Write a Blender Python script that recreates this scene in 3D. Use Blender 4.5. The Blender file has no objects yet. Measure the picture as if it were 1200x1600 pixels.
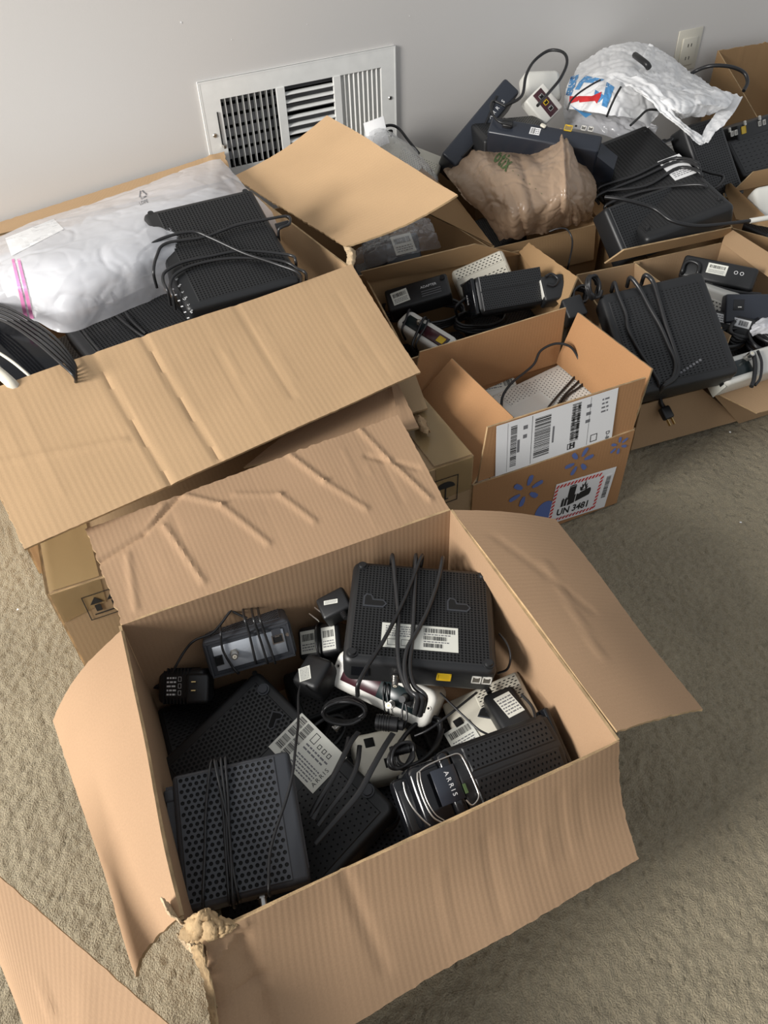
import bpy, bmesh, math, random
import numpy as np
from mathutils import Vector, Matrix, noise
from mathutils.bvhtree import BVHTree

# ------------------------------------------------------------ camera, world, light, exposure
scn = bpy.context.scene
COL = scn.collection
CH = 1.15                                   # camera height over the carpet (m)
FPX = 1200.0                                # focal length in pixels of the 1200 x 1600 frame
RCV = Matrix(((0.8590889343655741, -0.37340185965051687, 0.3500532160403019),
              (-0.5110061690694803, -0.5870393605215035, 0.627899262916782),
              (-0.0289637363535207, -0.7183006615673133, -0.6951296724844968)))
CAM = Vector((0, 0, CH))
cd = bpy.data.cameras.new('camera'); cam = bpy.data.objects.new('camera', cd); COL.objects.link(cam)
cd.sensor_fit = 'VERTICAL'; cd.sensor_height = 36.0; cd.lens = 36.0 * FPX / 1600.0
cd.clip_start = 0.02; cd.clip_end = 50
Rb = Matrix(((RCV[0][0], -RCV[0][1], -RCV[0][2]), (RCV[1][0], -RCV[1][1], -RCV[1][2]), (RCV[2][0], -RCV[2][1], -RCV[2][2])))
cam.matrix_world = Matrix.Translation(CAM) @ Rb.to_4x4()
scn.camera = cam
cd.dof.use_dof = False

w = bpy.data.worlds.new('room_light'); scn.world = w; w.use_nodes = True
w.node_tree.nodes['Background'].inputs[0].default_value = (0.93, 0.96, 1.0, 1)
w.node_tree.nodes['Background'].inputs[1].default_value = 0.50

def area(name, loc, target, sx, sy, power, color):
    l = bpy.data.lights.new(name, 'AREA'); l.shape = 'RECTANGLE'; l.size = sx; l.size_y = sy
    l.energy = power; l.color = color
    o = bpy.data.objects.new(name, l); COL.objects.link(o); o.location = loc
    o.rotation_euler = (Vector(target) - Vector(loc)).to_track_quat('-Z', 'Y').to_euler()
    return o
area('window_daylight', (-3.1, 0.55, 1.85), (0.5, 0.9, 0.25), 1.1, 1.4, 250, (1.0, 0.97, 0.93))

scn.view_settings.view_transform = 'Standard'; scn.view_settings.look = 'None'
scn.view_settings.gamma = 1.0; scn.view_settings.use_curve_mapping = False
scn.view_settings.exposure = 0.0

# ------------------------------------------------------------ helpers
rnd = random.Random(4)
def P(u, v, z):
    """point of the room seen at pixel (u, v) of the photograph, at height z"""
    r = RCV @ Vector((u - 600, v - 800, FPX)); return CAM + r * ((z - CH) / r.z)
def PY(u, v, y):
    r = RCV @ Vector((u - 600, v - 800, FPX)); return CAM + r * (y / r.y)

def tag(o, label=None, cat=None, group=None, kind=None):
    if label: o['label'] = label
    if cat: o['category'] = cat
    if group: o['group'] = group
    if kind: o['kind'] = kind
    return o
def empty(name, M, label, cat, group=None):
    o = bpy.data.objects.new(name, None); COL.objects.link(o)
    o.matrix_world = M if isinstance(M, Matrix) else Matrix.Translation(Vector(M))
    o.empty_display_size = 0.05
    return tag(o, label, cat, group)
def link(name, me, mats, parent=None, M=None):
    o = bpy.data.objects.new(name, me); COL.objects.link(o)
    if not me.materials:
        for m in (mats if isinstance(mats, (list, tuple)) else [mats]): me.materials.append(m)
    if parent is not None:
        o.parent = parent; o.matrix_parent_inverse = Matrix.Identity(4)
    if M is not None: o.matrix_local = M
    return o
def smooth(me, ang=40):
    me.polygons.foreach_set('use_smooth', [True] * len(me.polygons))
    try: me.set_sharp_from_angle(angle=math.radians(ang))
    except Exception: pass
def T(x, y, z): return Matrix.Translation((x, y, z))
def RX(a): return Matrix.Rotation(math.radians(a), 4, 'X')
def RY(a): return Matrix.Rotation(math.radians(a), 4, 'Y')
def RZ(a): return Matrix.Rotation(math.radians(a), 4, 'Z')

# ------------------------------------------------------------ materials
def newmat(name):
    m = bpy.data.materials.new(name); m.use_nodes = True
    nt = m.node_tree; b = nt.nodes['Principled BSDF']; return m, nt, b
def srgb(h):
    c = [int(h[i:i + 2], 16) / 255 for i in (0, 2, 4)]
    return tuple(x / 12.92 if x <= .04045 else ((x + .055) / 1.055) ** 2.4 for x in c) + (1,)
def plain(name, col, rough=.5, metal=0, bump=0, bscale=900, spec=None, var=0.0, alpha=1, trans=0):
    m, nt, b = newmat(name)
    c = srgb(col) if isinstance(col, str) else tuple(col) + (1,)
    b.inputs['Base Color'].default_value = c
    b.inputs['Roughness'].default_value = rough; b.inputs['Metallic'].default_value = metal
    if spec is not None: b.inputs['Specular IOR Level'].default_value = spec
    if alpha < 1: b.inputs['Alpha'].default_value = alpha
    if trans: b.inputs['Transmission Weight'].default_value = trans
    tc = nt.nodes.new('ShaderNodeTexCoord')
    if bump:
        n = nt.nodes.new('ShaderNodeTexNoise'); n.inputs['Scale'].default_value = bscale; n.inputs['Detail'].default_value = 3
        bp = nt.nodes.new('ShaderNodeBump'); bp.inputs['Strength'].default_value = bump; bp.inputs['Distance'].default_value = .0006
        nt.links.new(tc.outputs['Object'], n.inputs['Vector']); nt.links.new(n.outputs[0], bp.inputs['Height'])
        nt.links.new(bp.outputs[0], b.inputs['Normal'])
    if var:
        n = nt.nodes.new('ShaderNodeTexNoise'); n.inputs['Scale'].default_value = 35; n.inputs['Detail'].default_value = 6
        r = nt.nodes.new('ShaderNodeValToRGB')
        r.color_ramp.elements[0].color = tuple(x * (1 - var) for x in c[:3]) + (1,)
        r.color_ramp.elements[1].color = tuple(min(1, x * (1 + var)) for x in c[:3]) + (1,)
        r.color_ramp.elements[0].position = .3; r.color_ramp.elements[1].position = .7
        nt.links.new(tc.outputs['Object'], n.inputs['Vector']); nt.links.new(n.outputs[0], r.inputs[0])
        nt.links.new(r.outputs[0], b.inputs['Base Color'])
    return m
def cardboard(name, col, flute=.5, pitch=.0075, dirt=.1):
    """kraft liner: fibre grain, blotches, faint corrugation lines that run along V"""
    m, nt, b = newmat(name); N = nt.nodes.new; L = nt.links.new
    c = srgb(col)
    uv = N('ShaderNodeUVMap')
    sep = N('ShaderNodeSeparateXYZ'); L(uv.outputs[0], sep.inputs[0])
    n1 = N('ShaderNodeTexNoise'); n1.inputs['Scale'].default_value = 6; n1.inputs['Detail'].default_value = 5; L(uv.outputs[0], n1.inputs['Vector'])
    n2 = N('ShaderNodeTexNoise'); n2.inputs['Scale'].default_value = 420; n2.inputs['Detail'].default_value = 2; L(uv.outputs[0], n2.inputs['Vector'])
    add = N('ShaderNodeMath'); add.operation = 'ADD'; L(n1.outputs[0], add.inputs[0]); L(n2.outputs[0], add.inputs[1])
    r = N('ShaderNodeValToRGB'); r.color_ramp.elements[0].position = .3; r.color_ramp.elements[1].position = .8
    mul = N('ShaderNodeMath'); mul.operation = 'MULTIPLY'; mul.inputs[1].default_value = .5; L(add.outputs[0], mul.inputs[0]); L(mul.outputs[0], r.inputs[0])
    r.color_ramp.elements[0].color = tuple(x * (1 - dirt) for x in c[:3]) + (1,)
    r.color_ramp.elements[1].color = tuple(min(1, x * (1 + dirt)) for x in c[:3]) + (1,)
    L(r.outputs[0], b.inputs['Base Color'])
    b.inputs['Roughness'].default_value = .82; b.inputs['Specular IOR Level'].default_value = .25
    # flutes
    mm = N('ShaderNodeMath'); mm.operation = 'MULTIPLY'; mm.inputs[1].default_value = 2 * math.pi / pitch; L(sep.outputs[0], mm.inputs[0])
    sn = N('ShaderNodeMath'); sn.operation = 'SINE'; L(mm.outputs[0], sn.inputs[0])
    n3 = N('ShaderNodeTexNoise'); n3.inputs['Scale'].default_value = 9; L(uv.outputs[0], n3.inputs['Vector'])
    am = N('ShaderNodeMath'); am.operation = 'MULTIPLY'; L(sn.outputs[0], am.inputs[0]); L(n3.outputs[0], am.inputs[1])
    b1 = N('ShaderNodeBump'); b1.inputs['Strength'].default_value = flute; b1.inputs['Distance'].default_value = .0007; L(am.outputs[0], b1.inputs['Height'])
    b2 = N('ShaderNodeBump'); b2.inputs['Strength'].default_value = .22; b2.inputs['Distance'].default_value = .0004
    L(n2.outputs[0], b2.inputs['Height']); L(b1.outputs[0], b2.inputs['Normal']); L(b2.outputs[0], b.inputs['Normal'])
    return m
def film(name, col, trans=.5, rough=.3, tr=.35, white=.4):
    """thin plastic film: see-through, a diffuse veil, and gloss"""
    m = bpy.data.materials.new(name); m.use_nodes = True; nt = m.node_tree; nt.nodes.clear(); N = nt.nodes.new; L = nt.links.new
    out = N('ShaderNodeOutputMaterial'); c = srgb(col)
    di = N('ShaderNodeBsdfDiffuse'); di.inputs[0].default_value = c
    tl = N('ShaderNodeBsdfTranslucent'); tl.inputs[0].default_value = c
    tp = N('ShaderNodeBsdfTransparent'); tp.inputs[0].default_value = (1, 1, 1, 1)
    gl = N('ShaderNodeBsdfGlossy'); gl.inputs['Roughness'].default_value = rough; gl.inputs[0].default_value = (1, 1, 1, 1)
    m1 = N('ShaderNodeMixShader'); m1.inputs[0].default_value = tr; L(di.outputs[0], m1.inputs[1]); L(tl.outputs[0], m1.inputs[2])
    m2 = N('ShaderNodeMixShader'); m2.inputs[0].default_value = trans; L(m1.outputs[0], m2.inputs[1]); L(tp.outputs[0], m2.inputs[2])
    lw = N('ShaderNodeLayerWeight'); pw = N('ShaderNodeMath'); pw.operation = 'POWER'; pw.inputs[1].default_value = 4; L(lw.outputs['Facing'], pw.inputs[0]); fr = N('ShaderNodeMath'); fr.operation = 'MULTIPLY_ADD'; fr.inputs[1].default_value = .45; fr.inputs[2].default_value = .05; L(pw.outputs[0], fr.inputs[0])
    m3 = N('ShaderNodeMixShader'); L(fr.outputs[0], m3.inputs[0]); L(m2.outputs[0], m3.inputs[1]); L(gl.outputs[0], m3.inputs[2])
    L(m3.outputs[0], out.inputs[0])
    return m

M = {}
M['cardA'] = cardboard('kraft_pinkish', 'A5876A', .15)
M['cardB'] = cardboard('kraft_golden', 'B99A76', .16, .0105)
M['cardC'] = cardboard('kraft_dull', 'A48B6B', .06)
M['cardE'] = cardboard('kraft_orange', 'A47B55', .10)
M['cardF'] = cardboard('kraft_brown', '9A7C59', .10)
M['cardJ'] = cardboard('kraft_grey_brown', 'A18566', .08)
M['edge'] = plain('torn_paper_edge', 'A68C68', .9, bump=.8, bscale=500, var=.35)
M['torn'] = plain('torn_white_liner', 'BCA585', .9, bump=.8, bscale=400, var=.2)
M['black'] = plain('black_plastic', (.0125, .013, .014), .42, bump=.25, bscale=1500)
M['dark'] = plain('charcoal_plastic', (.040, .043, .050), .45, bump=.2, bscale=1500)
M['gloss'] = plain('glossy_black_plastic', (.006, .0065, .008), .12)
M['clear'] = plain('smoked_clear_plastic', (.35, .38, .45), .06, trans=.9)
M['navy'] = plain('slate_plastic', (.022, .026, .036), .33)
M['cord'] = plain('black_cord', (.012, .012, .013), .38)
M['cordg'] = plain('grey_black_cord', (.018, .018, .019), .33)
M['hole'] = plain('hole_black', (.002, .002, .002), .9)
M['white'] = plain('white_plastic', 'DCDAD2', .35)
M['offwhite'] = plain('warm_white_plastic', 'CFCABB', .4)
M['label'] = plain('label_paper', 'D8D8CE', .5)
M['paper'] = plain('white_paper', 'E4E4E4', .6)
M['ink'] = plain('black_ink', (.015, .015, .015), .6)
M['greyink'] = plain('grey_ink', (.16, .16, .17), .6)
M['inkw'] = plain('white_ink', (.75, .75, .75), .5)
M['metal'] = plain('nickel', (.62, .60, .56), .28, metal=1)
M['dull'] = plain('dull_metal', (.35, .33, .30), .45, metal=1)
M['silver'] = plain('silver_panel', 'B6BBC2', .42, metal=.25, bump=.3, bscale=300)
M['yellow'] = plain('yellow_port', 'D9B52A', .4)
M['brass'] = plain('brass', (.65, .48, .22), .3, metal=1)
M['port'] = plain('burgundy_port_panel', (.05, .012, .018), .3)
M['portg'] = plain('dark_green_port_panel', (.012, .022, .024), .3)
M['bluep'] = plain('blue_print', '5C6FA8', .75)
M['red'] = plain('red_print', 'C4282A', .6)
M['green'] = plain('green_print', '4C6238', .7)
M['blue'] = plain('blue_bag_print', '4E8FC4', .5)
M['pink'] = plain('pink_seal', 'D884B4', .5)
M['tape'] = plain('clear_packing_tape', 'A98F66', .22, bump=.5, bscale=60, alpha=.55)
M['vent'] = plain('white_enamel', 'E6E6E2', .35, bump=.1, bscale=60, var=.04)
M['damper'] = plain('grey_sheet_steel', '77777A', .5, metal=.2)
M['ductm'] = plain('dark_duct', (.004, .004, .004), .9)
M['filmw'] = film('milky_plastic_film', 'F4F5FA', .32, .20, .30)
M['filmg'] = film('white_shopping_bag_film', 'FFFFFF', .04, .3, .15)
M['filmb'] = film('brown_shopping_bag_film', 'CBAE92', .12, .3, .35)
M['filmc'] = film('clear_plastic_film', 'D8DCE2', .72, .08, .3)

def wallmat():
    m, nt, b = newmat('warm_grey_wall_paint'); N = nt.nodes.new; L = nt.links.new
    tc = N('ShaderNodeTexCoord')
    n = N('ShaderNodeTexNoise'); n.inputs['Scale'].default_value = 1.6; n.inputs['Detail'].default_value = 3; L(tc.outputs['Object'], n.inputs['Vector'])
    r = N('ShaderNodeValToRGB'); c = srgb('CCC9C5')
    r.color_ramp.elements[0].color = tuple(x * .96 for x in c[:3]) + (1,); r.color_ramp.elements[1].color = tuple(x * 1.04 for x in c[:3]) + (1,)
    L(n.outputs[0], r.inputs[0]); L(r.outputs[0], b.inputs['Base Color']); b.inputs['Roughness'].default_value = .55
    n2 = N('ShaderNodeTexNoise'); n2.inputs['Scale'].default_value = 160; n2.inputs['Detail'].default_value = 2; L(tc.outputs['Object'], n2.inputs['Vector'])
    bp = N('ShaderNodeBump'); bp.inputs['Strength'].default_value = .12; bp.inputs['Distance'].default_value = .001
    L(n2.outputs[0], bp.inputs['Height']); L(bp.outputs[0], b.inputs['Normal'])
    return m
M['wall'] = wallmat()
def carpetmat():
    m, nt, b = newmat('beige_cut_pile'); N = nt.nodes.new; L = nt.links.new
    tc = N('ShaderNodeTexCoord')
    n1 = N('ShaderNodeTexNoise'); n1.inputs['Scale'].default_value = 3; n1.inputs['Detail'].default_value = 4; L(tc.outputs['Object'], n1.inputs['Vector'])
    n2 = N('ShaderNodeTexNoise'); n2.inputs['Scale'].default_value = 300; n2.inputs['Detail'].default_value = 4; n2.inputs['Roughness'].default_value = .7; L(tc.outputs['Object'], n2.inputs['Vector'])
    mx = N('ShaderNodeMath'); mx.operation = 'MULTIPLY_ADD'; mx.inputs[1].default_value = .45; L(n1.outputs[0], mx.inputs[0])
    m2 = N('ShaderNodeMath'); m2.operation = 'MULTIPLY'; m2.inputs[1].default_value = .55; L(n2.outputs[0], m2.inputs[0]); L(m2.outputs[0], mx.inputs[2])
    r = N('ShaderNodeValToRGB'); c = srgb('9B9079')
    r.color_ramp.elements[0].position = .36; r.color_ramp.elements[1].position = .64
    r.color_ramp.elements[0].color = tuple(x * .72 for x in c[:3]) + (1,); r.color_ramp.elements[1].color = tuple(x * 1.2 for x in c[:3]) + (1,)
    L(mx.outputs[0], r.inputs[0]); L(r.outputs[0], b.inputs['Base Color']); b.inputs['Roughness'].default_value = .95
    b.inputs['Specular IOR Level'].default_value = .1; b.inputs['Sheen Weight'].default_value = .15
    n3 = N('ShaderNodeTexNoise'); n3.inputs['Scale'].default_value = 420; n3.inputs['Detail'].default_value = 3; L(tc.outputs['Object'], n3.inputs['Vector'])
    bp = N('ShaderNodeBump'); bp.inputs['Strength'].default_value = 1.0; bp.inputs['Distance'].default_value = .004
    L(n3.outputs[0], bp.inputs['Height']); L(bp.outputs[0], b.inputs['Normal'])
    return m
M['carpet'] = carpetmat()

# ------------------------------------------------------------ mesh builders
def mesh_from(name, verts, faces, fm=None):
    me = bpy.data.meshes.new(name); me.from_pydata([tuple(v) for v in verts], [], faces); 
    if fm is not None: me.polygons.foreach_set('material_index', fm)
    me.update(); return me
class MB:
    def __init__(s): s.v = []; s.f = []; s.m = []
    def box(s, x0, x1, y0, y1, z0, z1, Mx=None, mi=0):
        n = len(s.v)
        for x, y, z in ((x0, y0, z0), (x1, y0, z0), (x1, y1, z0), (x0, y1, z0), (x0, y0, z1), (x1, y0, z1), (x1, y1, z1), (x0, y1, z1)):
            p = Vector((x, y, z)); s.v.append(Mx @ p if Mx else p)
        for q in ((0, 3, 2, 1), (4, 5, 6, 7), (0, 1, 5, 4), (1, 2, 6, 5), (2, 3, 7, 6), (3, 0, 4, 7)):
            s.f.append([n + i for i in q]); s.m.append(mi)
    def cyl(s, c, r, z0, z1, n=16, Mx=None, mi=0, r2=None, r_in=None):
        k = len(s.v); r2 = r if r2 is None else r2
        for z, rr in ((z0, r), (z1, r2)):
            for i in range(n):
                a = 2 * math.pi * i / n; p = Vector((c[0] + rr * math.cos(a), c[1] + rr * math.sin(a), z)); s.v.append(Mx @ p if Mx else p)
        for i in range(n):
            j = (i + 1) % n; s.f.append([k + i, k + j, k + n + j, k + n + i]); s.m.append(mi)
        s.f.append([k + i for i in range(n)][::-1]); s.m.append(mi)
        s.f.append([k + n + i for i in range(n)]); s.m.append(mi)
    def poly(s, pts, z0, z1, Mx=None, mi=0):
        """flat prism from a counter-clockwise outline"""
        n = len(s.v); k = len(pts)
        for z in (z0, z1):
            for x, y in pts:
                p = Vector((x, y, z)); s.v.append(Mx @ p if Mx else p)
        s.f.append([n + i for i in range(k)][::-1]); s.m.append(mi)
        s.f.append([n + k + i for i in range(k)]); s.m.append(mi)
        for i in range(k):
            j = (i + 1) % k; s.f.append([n + i, n + j, n + k + j, n + k + i]); s.m.append(mi)
    def build(s, name, mats, parent=None, Mx=None, sm=False):
        me = mesh_from(name, s.v, s.f, s.m)
        if sm: smooth(me)
        return link(name, me, mats, parent, Mx)

def rbox(w, h, t, r=.006, seg=3, taper=0.0, rz=None):
    """rounded slab, top face at z=0, bottom at -t; rz: larger radius of the four upright edges"""
    bm = bmesh.new(); bmesh.ops.create_cube(bm, size=1)
    for v in bm.verts:
        k = 1 - (taper if v.co.z < 0 else 0)
        v.co = Vector((v.co.x * w * k, v.co.y * h * k, v.co.z * t - t / 2))
    if rz:
        up = [e for e in bm.edges if abs(e.verts[0].co.z - e.verts[1].co.z) > t * .5]
        bmesh.ops.bevel(bm, geom=up, offset=rz, segments=5, affect='EDGES', profile=.5)
    if rz: es = [e for e in bm.edges if abs(e.verts[0].co.z - e.verts[1].co.z) < t * .5]
    else: es = bm.edges[:]
    bmesh.ops.bevel(bm, geom=es, offset=min(r, t * .45), segments=seg, affect='EDGES', profile=.5)
    me = bpy.data.meshes.new('slab'); bm.to_mesh(me); bm.free(); smooth(me, 50); return me

def perf_mesh(w, h, px, py, r, stagger=False, depth=.0011, slot=1.0, zb=.00025, n=8):
    """plate (top z=depth) with real round or slotted cups, one cell per hole"""
    nx = max(1, int(w / px)); ny = max(1, int(h / py)); cx = w / nx; cy = h / ny
    sq = [(-1, -1), (0, -1), (1, -1), (1, 0), (1, 1), (0, 1), (-1, 1), (-1, 0)]
    V_ = []; F = []; MI = []
    k = 0
    for j in range(ny):
        off = (j % 2) * .5 if stagger else 0
        cnt = nx - (1 if off else 0)
        y = -h / 2 + (j + .5) * cy
        if off:
            for x0, x1 in ((-w / 2, -w / 2 + cx / 2), (w / 2 - cx / 2, w / 2)):
                V_ += [(x0, y - cy / 2, depth), (x1, y - cy / 2, depth), (x1, y + cy / 2, depth), (x0, y + cy / 2, depth)]
                F.append([k, k + 1, k + 2, k + 3]); MI.append(0); k += 4
        for i in range(cnt):
            x = -w / 2 + (i + .5 + off) * cx
            V_ += [(x + a * cx / 2, y + b * cy / 2, depth) for a, b in sq]
            ring = []
            for q in range(8):
                a = math.radians(-135 + 45 * q); ring.append((x + r * slot * math.cos(a), y + r * math.sin(a)))
            V_ += [(a, b, depth) for a, b in ring]; V_ += [(a, b, zb) for a, b in ring]
            for q in range(8):
                p = (q + 1) % 8
                F.append([k + q, k + p, k + 8 + p, k + 8 + q]); MI.append(0)
                F.append([k + 8 + q, k + 8 + p, k + 16 + p, k + 16 + q]); MI.append(1)
            F.append([k + 16 + q for q in range(8)]); MI.append(1)
            k += 24
    # skirt
    o = .0016
    V_ += [(-w / 2, -h / 2, depth), (w / 2, -h / 2, depth), (w / 2, h / 2, depth), (-w / 2, h / 2, depth),
           (-w / 2 - o, -h / 2 - o, -.0004), (w / 2 + o, -h / 2 - o, -.0004), (w / 2 + o, h / 2 + o, -.0004), (-w / 2 - o, h / 2 + o, -.0004)]
    for q in range(4):
        p = (q + 1) % 4; F.append([k + 4 + q, k + 4 + p, k + p, k + q]); MI.append(0)
    return mesh_from('perforated_panel', V_, F, MI)

def tube_mesh(pts, r, n=8, res=6, flat=1.0, twin=False):
    """smooth round cord through pts (Catmull-Rom)"""
    pts = [Vector(p) for p in pts]; Q = []
    if len(pts) > 2:
        ext = [2 * pts[0] - pts[1]] + pts + [2 * pts[-1] - pts[-2]]
        for i in range(1, len(ext) - 2):
            p0, p1, p2, p3 = ext[i - 1:i + 3]
            for k in range(res):
                t = k / res
                Q.append(.5 * ((2 * p1) + (p2 - p0) * t + (2 * p0 - 5 * p1 + 4 * p2 - p3) * t * t + (3 * p1 - p0 - 3 * p2 + p3) * t ** 3))
        Q.append(pts[-1])
    else: Q = pts
    V_ = []; F = []; side = None
    for i, q in enumerate(Q):
        d = (Q[min(i + 1, len(Q) - 1)] - Q[max(i - 1, 0)])
        if d.length < 1e-7: d = Vector((0, 0, 1))
        d.normalize()
        if side is None:
            side = d.cross(Vector((0, 0, 1)))
            if side.length < .1: side = d.cross(Vector((1, 0, 0)))
        side = (side - d * side.dot(d))
        if side.length < 1e-5: side = d.orthogonal()
        side.normalize(); up = d.cross(side)
        for k in range(n):
            a = 2 * math.pi * k / n
            V_.append(q + side * (r * flat * math.cos(a)) + up * (r * math.sin(a)))
    for i in range(len(Q) - 1):
        for k in range(n):
            j = (k + 1) % n; F.append([i * n + k, i * n + j, (i + 1) * n + j, (i + 1) * n + k])
    F.append([k for k in range(n)][::-1]); F.append([(len(Q) - 1) * n + k for k in range(n)])
    me = mesh_from('cord', V_, F); smooth(me, 60); return me
def cord(name, pts, r, mat, parent=None, flat=1.0, res=6):
    if parent is not None:      # pts are in the parent's local space
        return link(name, tube_mesh(pts, r, flat=flat, res=res), mat, parent)
    return link(name, tube_mesh(pts, r, flat=flat, res=res), mat)

def panel(name, q, parent, mat, t=.004, cell=.012, creases=(), wav=.0012, dents=6, rag=(0, 0, 0, 0), bulge=0, seed=1, edge='edge', droop=0, dentd=.0016):
    """one sheet of corrugated board between four corners a,b,c,d (a-b is the hinge side).
    creases: (u0,v0,u1,v1,width,depth) in panel fractions; rag: raggedness of edges v0,u1,v1,u0"""
    a, b, c, d = [Vector(p) for p in q]
    W = ((b - a).length + (c - d).length) / 2; H = ((d - a).length + (c - b).length) / 2
    nu = max(2, int(W / cell)); nv = max(2, int(H / cell))
    nrm = ((b - a).cross(d - a)); nrm.normalize()
    n2 = ((c - d).cross(d - a)); n2.normalize()
    R = random.Random(seed)
    dl = [(R.uniform(0, 1), R.uniform(.0025, .006), R.uniform(-1, 1) * dentd, R.uniform(0, .6), R.uniform(.4, 1)) for _ in range(dents)]
    top = []; uv = []
    ww, dd = (b - a), (d - a)
    for j in range(nv + 1):
        v = j / nv
        for i in range(nu + 1):
            u = i / nu
            uu = u; vv = v
            p = a.lerp(b, uu).lerp(d.lerp(c, uu), vv)
            x = u * W; y = v * H
            s = 0.0
            if j == 0 and rag[0]: s = rag[0]; p = p + (d - a).normalized() * (s * noise.noise(Vector((x * 90, seed, 0))))
            if i == nu and rag[1]: p = p - (b - a).normalized() * (rag[1] * (noise.noise(Vector((y * 90, seed, 3))) + .3))
            if j == nv and rag[2]: p = p - (d - a).normalized() * (rag[2] * (noise.noise(Vector((x * 90, seed, 5))) + .3))
            if i == 0 and rag[3]: p = p + (b - a).normalized() * (rag[3] * (noise.noise(Vector((y * 90, seed, 7))) + .3))
            h = wav * noise.noise(Vector((x * 7, y * 5, seed * 3.1)))
            for (cu, cw, ch, v0, v1) in dl:
                e = (x - cu * W) / cw
                if abs(e) < 4: h += ch * math.exp(-e * e) * (1 if v0 < v < v1 else .25)
            for (u0, v0, u1, v1, cw, ch) in creases:
                A = Vector((u0 * W, v0 * H)); B = Vector((u1 * W, v1 * H)); pp = Vector((x, y)); AB = B - A
                tt = max(0, min(1, (pp - A).dot(AB) / AB.length_squared)); dst = (pp - A - AB * tt).length
                if dst < cw * 3.5: h += ch * math.exp(-(dst / cw) ** 2)
            h += bulge * math.sin(math.pi * v) + droop * v * v
            top.append(p + nrm.lerp(n2, v) * h); uv.append((x, y))
    n = len(top); bot = [p - nrm * t for p in top]
    V_ = top + bot; F = []; MI = []; st = nu + 1
    for j in range(nv):
        for i in range(nu):
            k = j * st + i
            F.append([k, k + 1, k + st + 1, k + st]); MI.append(0)
            F.append([n + k, n + k + st, n + k + st + 1, n + k + 1]); MI.append(0)
    rim = [i for i in range(nu + 1)] + [j * st + nu for j in range(1, nv + 1)] + [nv * st + i for i in range(nu - 1, -1, -1)] + [j * st for j in range(nv - 1, 0, -1)]
    for i in range(len(rim)):
        k, l = rim[i], rim[(i + 1) % len(rim)]; F.append([l, k, n + k, n + l]); MI.append(1)
    Mi = Matrix.Identity(4)
    if parent is not None:
        Mi = parent.matrix_world.inverted()
    me = mesh_from(name, [Mi @ p for p in V_], F, MI)
    ul = me.uv_layers.new(name='UVMap'); uvs = uv + uv
    buf = np.zeros(len(me.loops) * 2, 'f'); li = np.empty(len(me.loops), 'i'); me.loops.foreach_get('vertex_index', li)
    buf = np.array(uvs, 'f')[li].ravel(); ul.data.foreach_set('uv', buf)
    smooth(me, 35)
    return link(name, me, [mat, M[edge]], parent)

def sheet_mesh(net, nu=60, nv=50, crumple=.01, seed=1, scale=14, fold=0, foldf=60, t=0):
    """smooth surface through a control net (rows of world points) with creased crumples"""
    R_ = len(net); C_ = len(net[0])
    def cr(p0, p1, p2, p3, t): return .5 * ((2 * p1) + (p2 - p0) * t + (2 * p0 - 5 * p1 + 4 * p2 - p3) * t * t + (3 * p1 - p0 - 3 * p2 + p3) * t ** 3)
    def row(r, s):
        i = min(int(s), len(r) - 2); t = s - i
        return cr(r[max(i - 1, 0)], r[i], r[i + 1], r[min(i + 2, len(r) - 1)], t)
    G = []
    for j in range(nv + 1):
        sj = j / nv * (R_ - 1); cols = [[net[a][b] for a in range(R_)] for b in range(C_)]
        col = [row(c, sj) for c in cols]
        for i in range(nu + 1): G.append(row(col, i / nu * (C_ - 1)))
    st = nu + 1; out = []
    for j in range(nv + 1):
        for i in range(nu + 1):
            k = j * st + i
            du = G[j * st + min(i + 1, nu)] - G[j * st + max(i - 1, 0)]; dv = G[min(j + 1, nv) * st + i] - G[max(j - 1, 0) * st + i]
            n = du.cross(dv)
            if n.length > 0: n.normalize()
            p = G[k]
            q = p * scale + Vector((seed * 7, 0, 0))
            w1 = noise.noise_vector(q * .6)
            rg = lambda a_, s_: max(0.0, 1 - s_ * abs(a_)) ** 2
            h = .6 * noise.noise(q * .8) + .8 * rg(noise.noise(q * .9 + w1 * .5), 4.5); h2 = rg(noise.noise(q * 1.9 + w1 * .8), 5) - .5 * rg(noise.noise(q * 2.2 - w1 * .7), 5); h3 = rg(noise.noise(q * 4.2 + w1), 4)
            f = fold * (1 - 2 * abs(noise.noise(Vector((i / nu * foldf * .1, j / nv * 1.5, seed)))))
            out.append(p + n * (crumple * (h * .7 + h2 * .42 + h3 * .14) + f))
    F = [[j * st + i, j * st + i + 1, (j + 1) * st + i + 1, (j + 1) * st + i] for j in range(nv) for i in range(nu)]
    me = mesh_from('sheet', out, F); smooth(me, 80)
    return me
def Pn(rows): return [[P(*p) for p in r] for r in rows]

def text_mesh(s, size, depth=.00025, align='CENTER', spacing=1.0, shear=0, bold=0):
    cu = bpy.data.curves.new('txt', 'FONT'); cu.body = s; cu.size = size; cu.extrude = depth / 2; cu.align_x = align; cu.align_y = 'CENTER'
    cu.space_character = spacing; cu.shear = shear; cu.offset = bold; cu.resolution_u = 3
    o = bpy.data.objects.new('txt', cu); COL.objects.link(o)
    dg = bpy.context.evaluated_depsgraph_get(); me = bpy.data.meshes.new_from_object(o.evaluated_get(dg))
    bpy.data.objects.remove(o); bpy.data.curves.remove(cu); me.materials.clear(); return me
def text(name, parent, Mx, s, size, mat, **k): return link(name, text_mesh(s, size, **k), mat, parent, Mx)

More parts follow.
